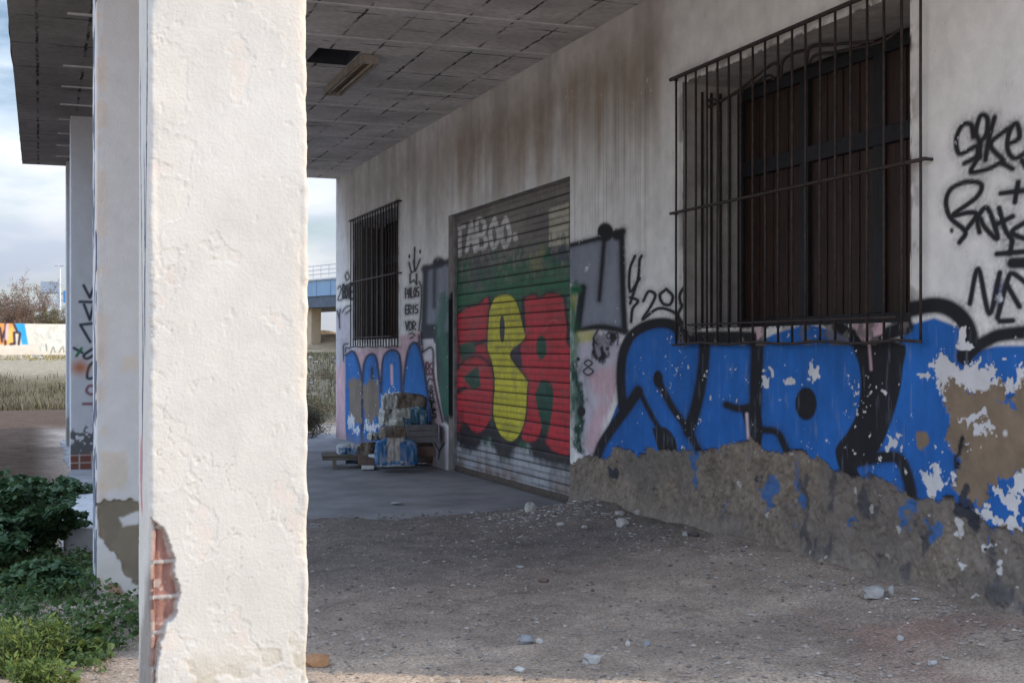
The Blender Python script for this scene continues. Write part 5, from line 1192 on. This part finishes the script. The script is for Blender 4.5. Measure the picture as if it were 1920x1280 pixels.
# sign gantry seen from behind and a street lamp
dS = 170.0; M_sg = surf("sign_back", (.34, .38, .43), (.26, .30, .35), scale=1); M_gal = surf("galvanised_post", (.40, .43, .47), (.30, .33, .37), scale=2, rough=.5)
a_ = at(76, 528, dS); b_ = at(111, 548, dS); sg = empty("road_sign", (a_.x, a_.y, 1), -YAW); tag(sg, "grey back of a large motorway sign on posts beyond the shrubs", "road sign"); ww = (b_ - a_).to_2d().length
m = MB(); m.box((0, 0, b_.z - 1), (ww, .08, a_.z - 1)); m.build("panel", M_sg, sg)
for x_ in (.1, ww - .3): m = MB(); m.box((x_, .10, -2), (x_ + .22, .3, a_.z - .9)); m.build("post", M_gal, sg)
z1_ = at(90, 563, dS).z - 1; z2_ = at(90, 549, dS).z - 1
m = MB()
for z_ in (z1_, z2_): m.box((0, .12, z_ - .08), (ww * 1.5, .24, z_ + .08))
for k in range(8): m.tube([(ww * 1.5 * k / 8, .18, z1_ if k % 2 else z2_), (ww * 1.5 * (k + 1) / 8, .18, z2_ if k % 2 else z1_)], .05, 4)
m.build("lattice_beam", M_gal, sg)
m = MB(); m.box((ww * 1.45, .1, -2), (ww * 1.45 + .25, .3, z2_ + .6)); m.build("post", M_gal, sg)
m = MB(); m.box((ww * 1.22, .0, z1_ - .3), (ww * 1.4, .08, z2_ + .3)); m.build("small_panel", surf("blue_panel", (.10, .25, .5), (.08, .2, .42), scale=1), sg)
p_ = at(113, 575, 165); tp = at(113, 498, 165); sl = empty("street_lamp", (p_.x, p_.y, 1), -YAW); tag(sl, "tall white street lamp with a flat double head against the sky", "street lamp"); hz_ = tp.z - 1
m = MB(); m.tube([(0, 0, -2), (0, 0, hz_ * .6), (0, 0, hz_)], [.13, .10, .07], 8); m.build("pole", surf("white_pole", (.66, .66, .66), (.58, .58, .58), scale=1), sl)
m = MB(); m.tube([(-.5, 0, hz_), (.3, 0, hz_)], .04, 6); m.build("arm", M_gal, sl)
for x_ in (-.72, .1): m = MB(); m.box((x_, -.15, hz_ - .06), (x_ + .5, .15, hz_ + .06)); m.build("lamp_head", M_gal, sl, bevel=.03)

# road bridge
dB = 136.0; b0 = at(580, 527, dB); b1 = at(630, 527, dB - 4.5); bd_ = Vector((b1.x - b0.x, b1.y - b0.y, 0)).normalized()
br_ = empty("road_bridge", (b0.x, b0.y, 0), math.atan2(bd_.y, bd_.x)); tag(br_, "blue steel girder road bridge with railings crossing beyond the building", "bridge")
M_bl = surf("pale_blue_steel", (.21, .31, .43), (.17, .26, .37), scale=.8, rough=.6, bump=0); M_bd = surf("dark_flange", (.10, .12, .15), (.07, .085, .11), scale=1); M_pier = surf("tan_concrete", (.46, .37, .26), (.38, .30, .21), scale=.6, bump=.2, bscale=4)
zg1 = b0.z; zg0 = at(580, 556, dB).z; zf0 = at(580, 577, dB).z; zr = at(580, 500, dB).z
x0_, x1_ = -30, 26
m = MB(); m.box((x0_, 0, zg0), (x1_, .3, zg1)); m.build("girder", M_bl, br_)
for k in range(19): m = MB(); m.box((x0_ + 1.5 + 3 * k, -.05, zg0 + .02), (x0_ + 1.6 + 3 * k, -.002, zg1 - .02)); m.build("stiffener", M_bl, br_)
m = MB(); m.box((x0_, .1, zf0), (x1_, 9.0, zg0 - .004)); m.build("deck", M_bd, br_)
m = MB(); m.box((x0_, -.12, zg1 + .003), (x1_, .5, zg1 + .16)); m.build("parapet", surf("pale_concrete", (.46, .47, .48), (.38, .39, .4), scale=1), br_)
m = MB()
for z_ in (zr, zr - .45, zr - .9): m.box((x0_, .02, z_ - .035), (x1_, .09, z_ + .035))
for k in range(34): xx = x0_ + 1.7 * k; m.box((xx, .095, zg1 + .165), (xx + .07, .16, zr))
m.build("railing", M_gal, br_)
for k, px_ in enumerate((585, 430)):
    q_ = at(px_, 640, dB + 2.0); loc = Matrix.Rotation(-br_.rotation_euler.z, 3, 'Z') @ Vector((q_.x - b0.x, q_.y - b0.y, 0)); m = MB(); wv_ = .42
    m.add([(loc.x - wv_ * 1.0, .8, -1), (loc.x + wv_ * 1.0, .8, -1), (loc.x + wv_ * 1.0, 2.0, -1), (loc.x - wv_ * 1.0, 2.0, -1), (loc.x - wv_ * 1.5, .8, zf0 - .004), (loc.x + wv_ * 1.5, .8, zf0 - .004), (loc.x + wv_ * 1.5, 2.0, zf0 - .004), (loc.x - wv_ * 1.5, 2.0, zf0 - .004)],
          [(0, 1, 5, 4), (1, 2, 6, 5), (2, 3, 7, 6), (3, 0, 4, 7), (4, 5, 6, 7)]); m.build("pier", M_pier, br_, bevel=.05)
c = at(588, 650, 150); mound("hillside", c.x, c.y, 9, 24, 2.6, 1.0)
c = at(640, 650, 190); mound("low_hill", c.x + 20, c.y, 60, 40, 2.0, .9)
p_ = at(621, 628, 146); twiggy("small_conifer", p_.x, p_.y, .5, 1.2, 5, "tiny dark shrub on the slope under the bridge", "shrub", .03, 8, .15, lmat=leafmat("dark_leaf", (.03, .05, .03), (.05, .08, .05)), zb=2.0, depth=2)
for px_, d_, w_, h_, lb in ((590, 30, 1.6, .7, "low dead scrub left of the building's far corner"), (612, 48, 2.0, .6, "grey scrub on the waste ground below the bridge")):
    p_ = grd(px_, 656 + H * F / d_); twiggy("scrub", p_.x, p_.y, w_, h_, 18, lb, "shrub", .012, 5, .08, lmat=leafmat("scrub_leaf", (.07, .07, .04), (.15, .13, .07)), depth=2)
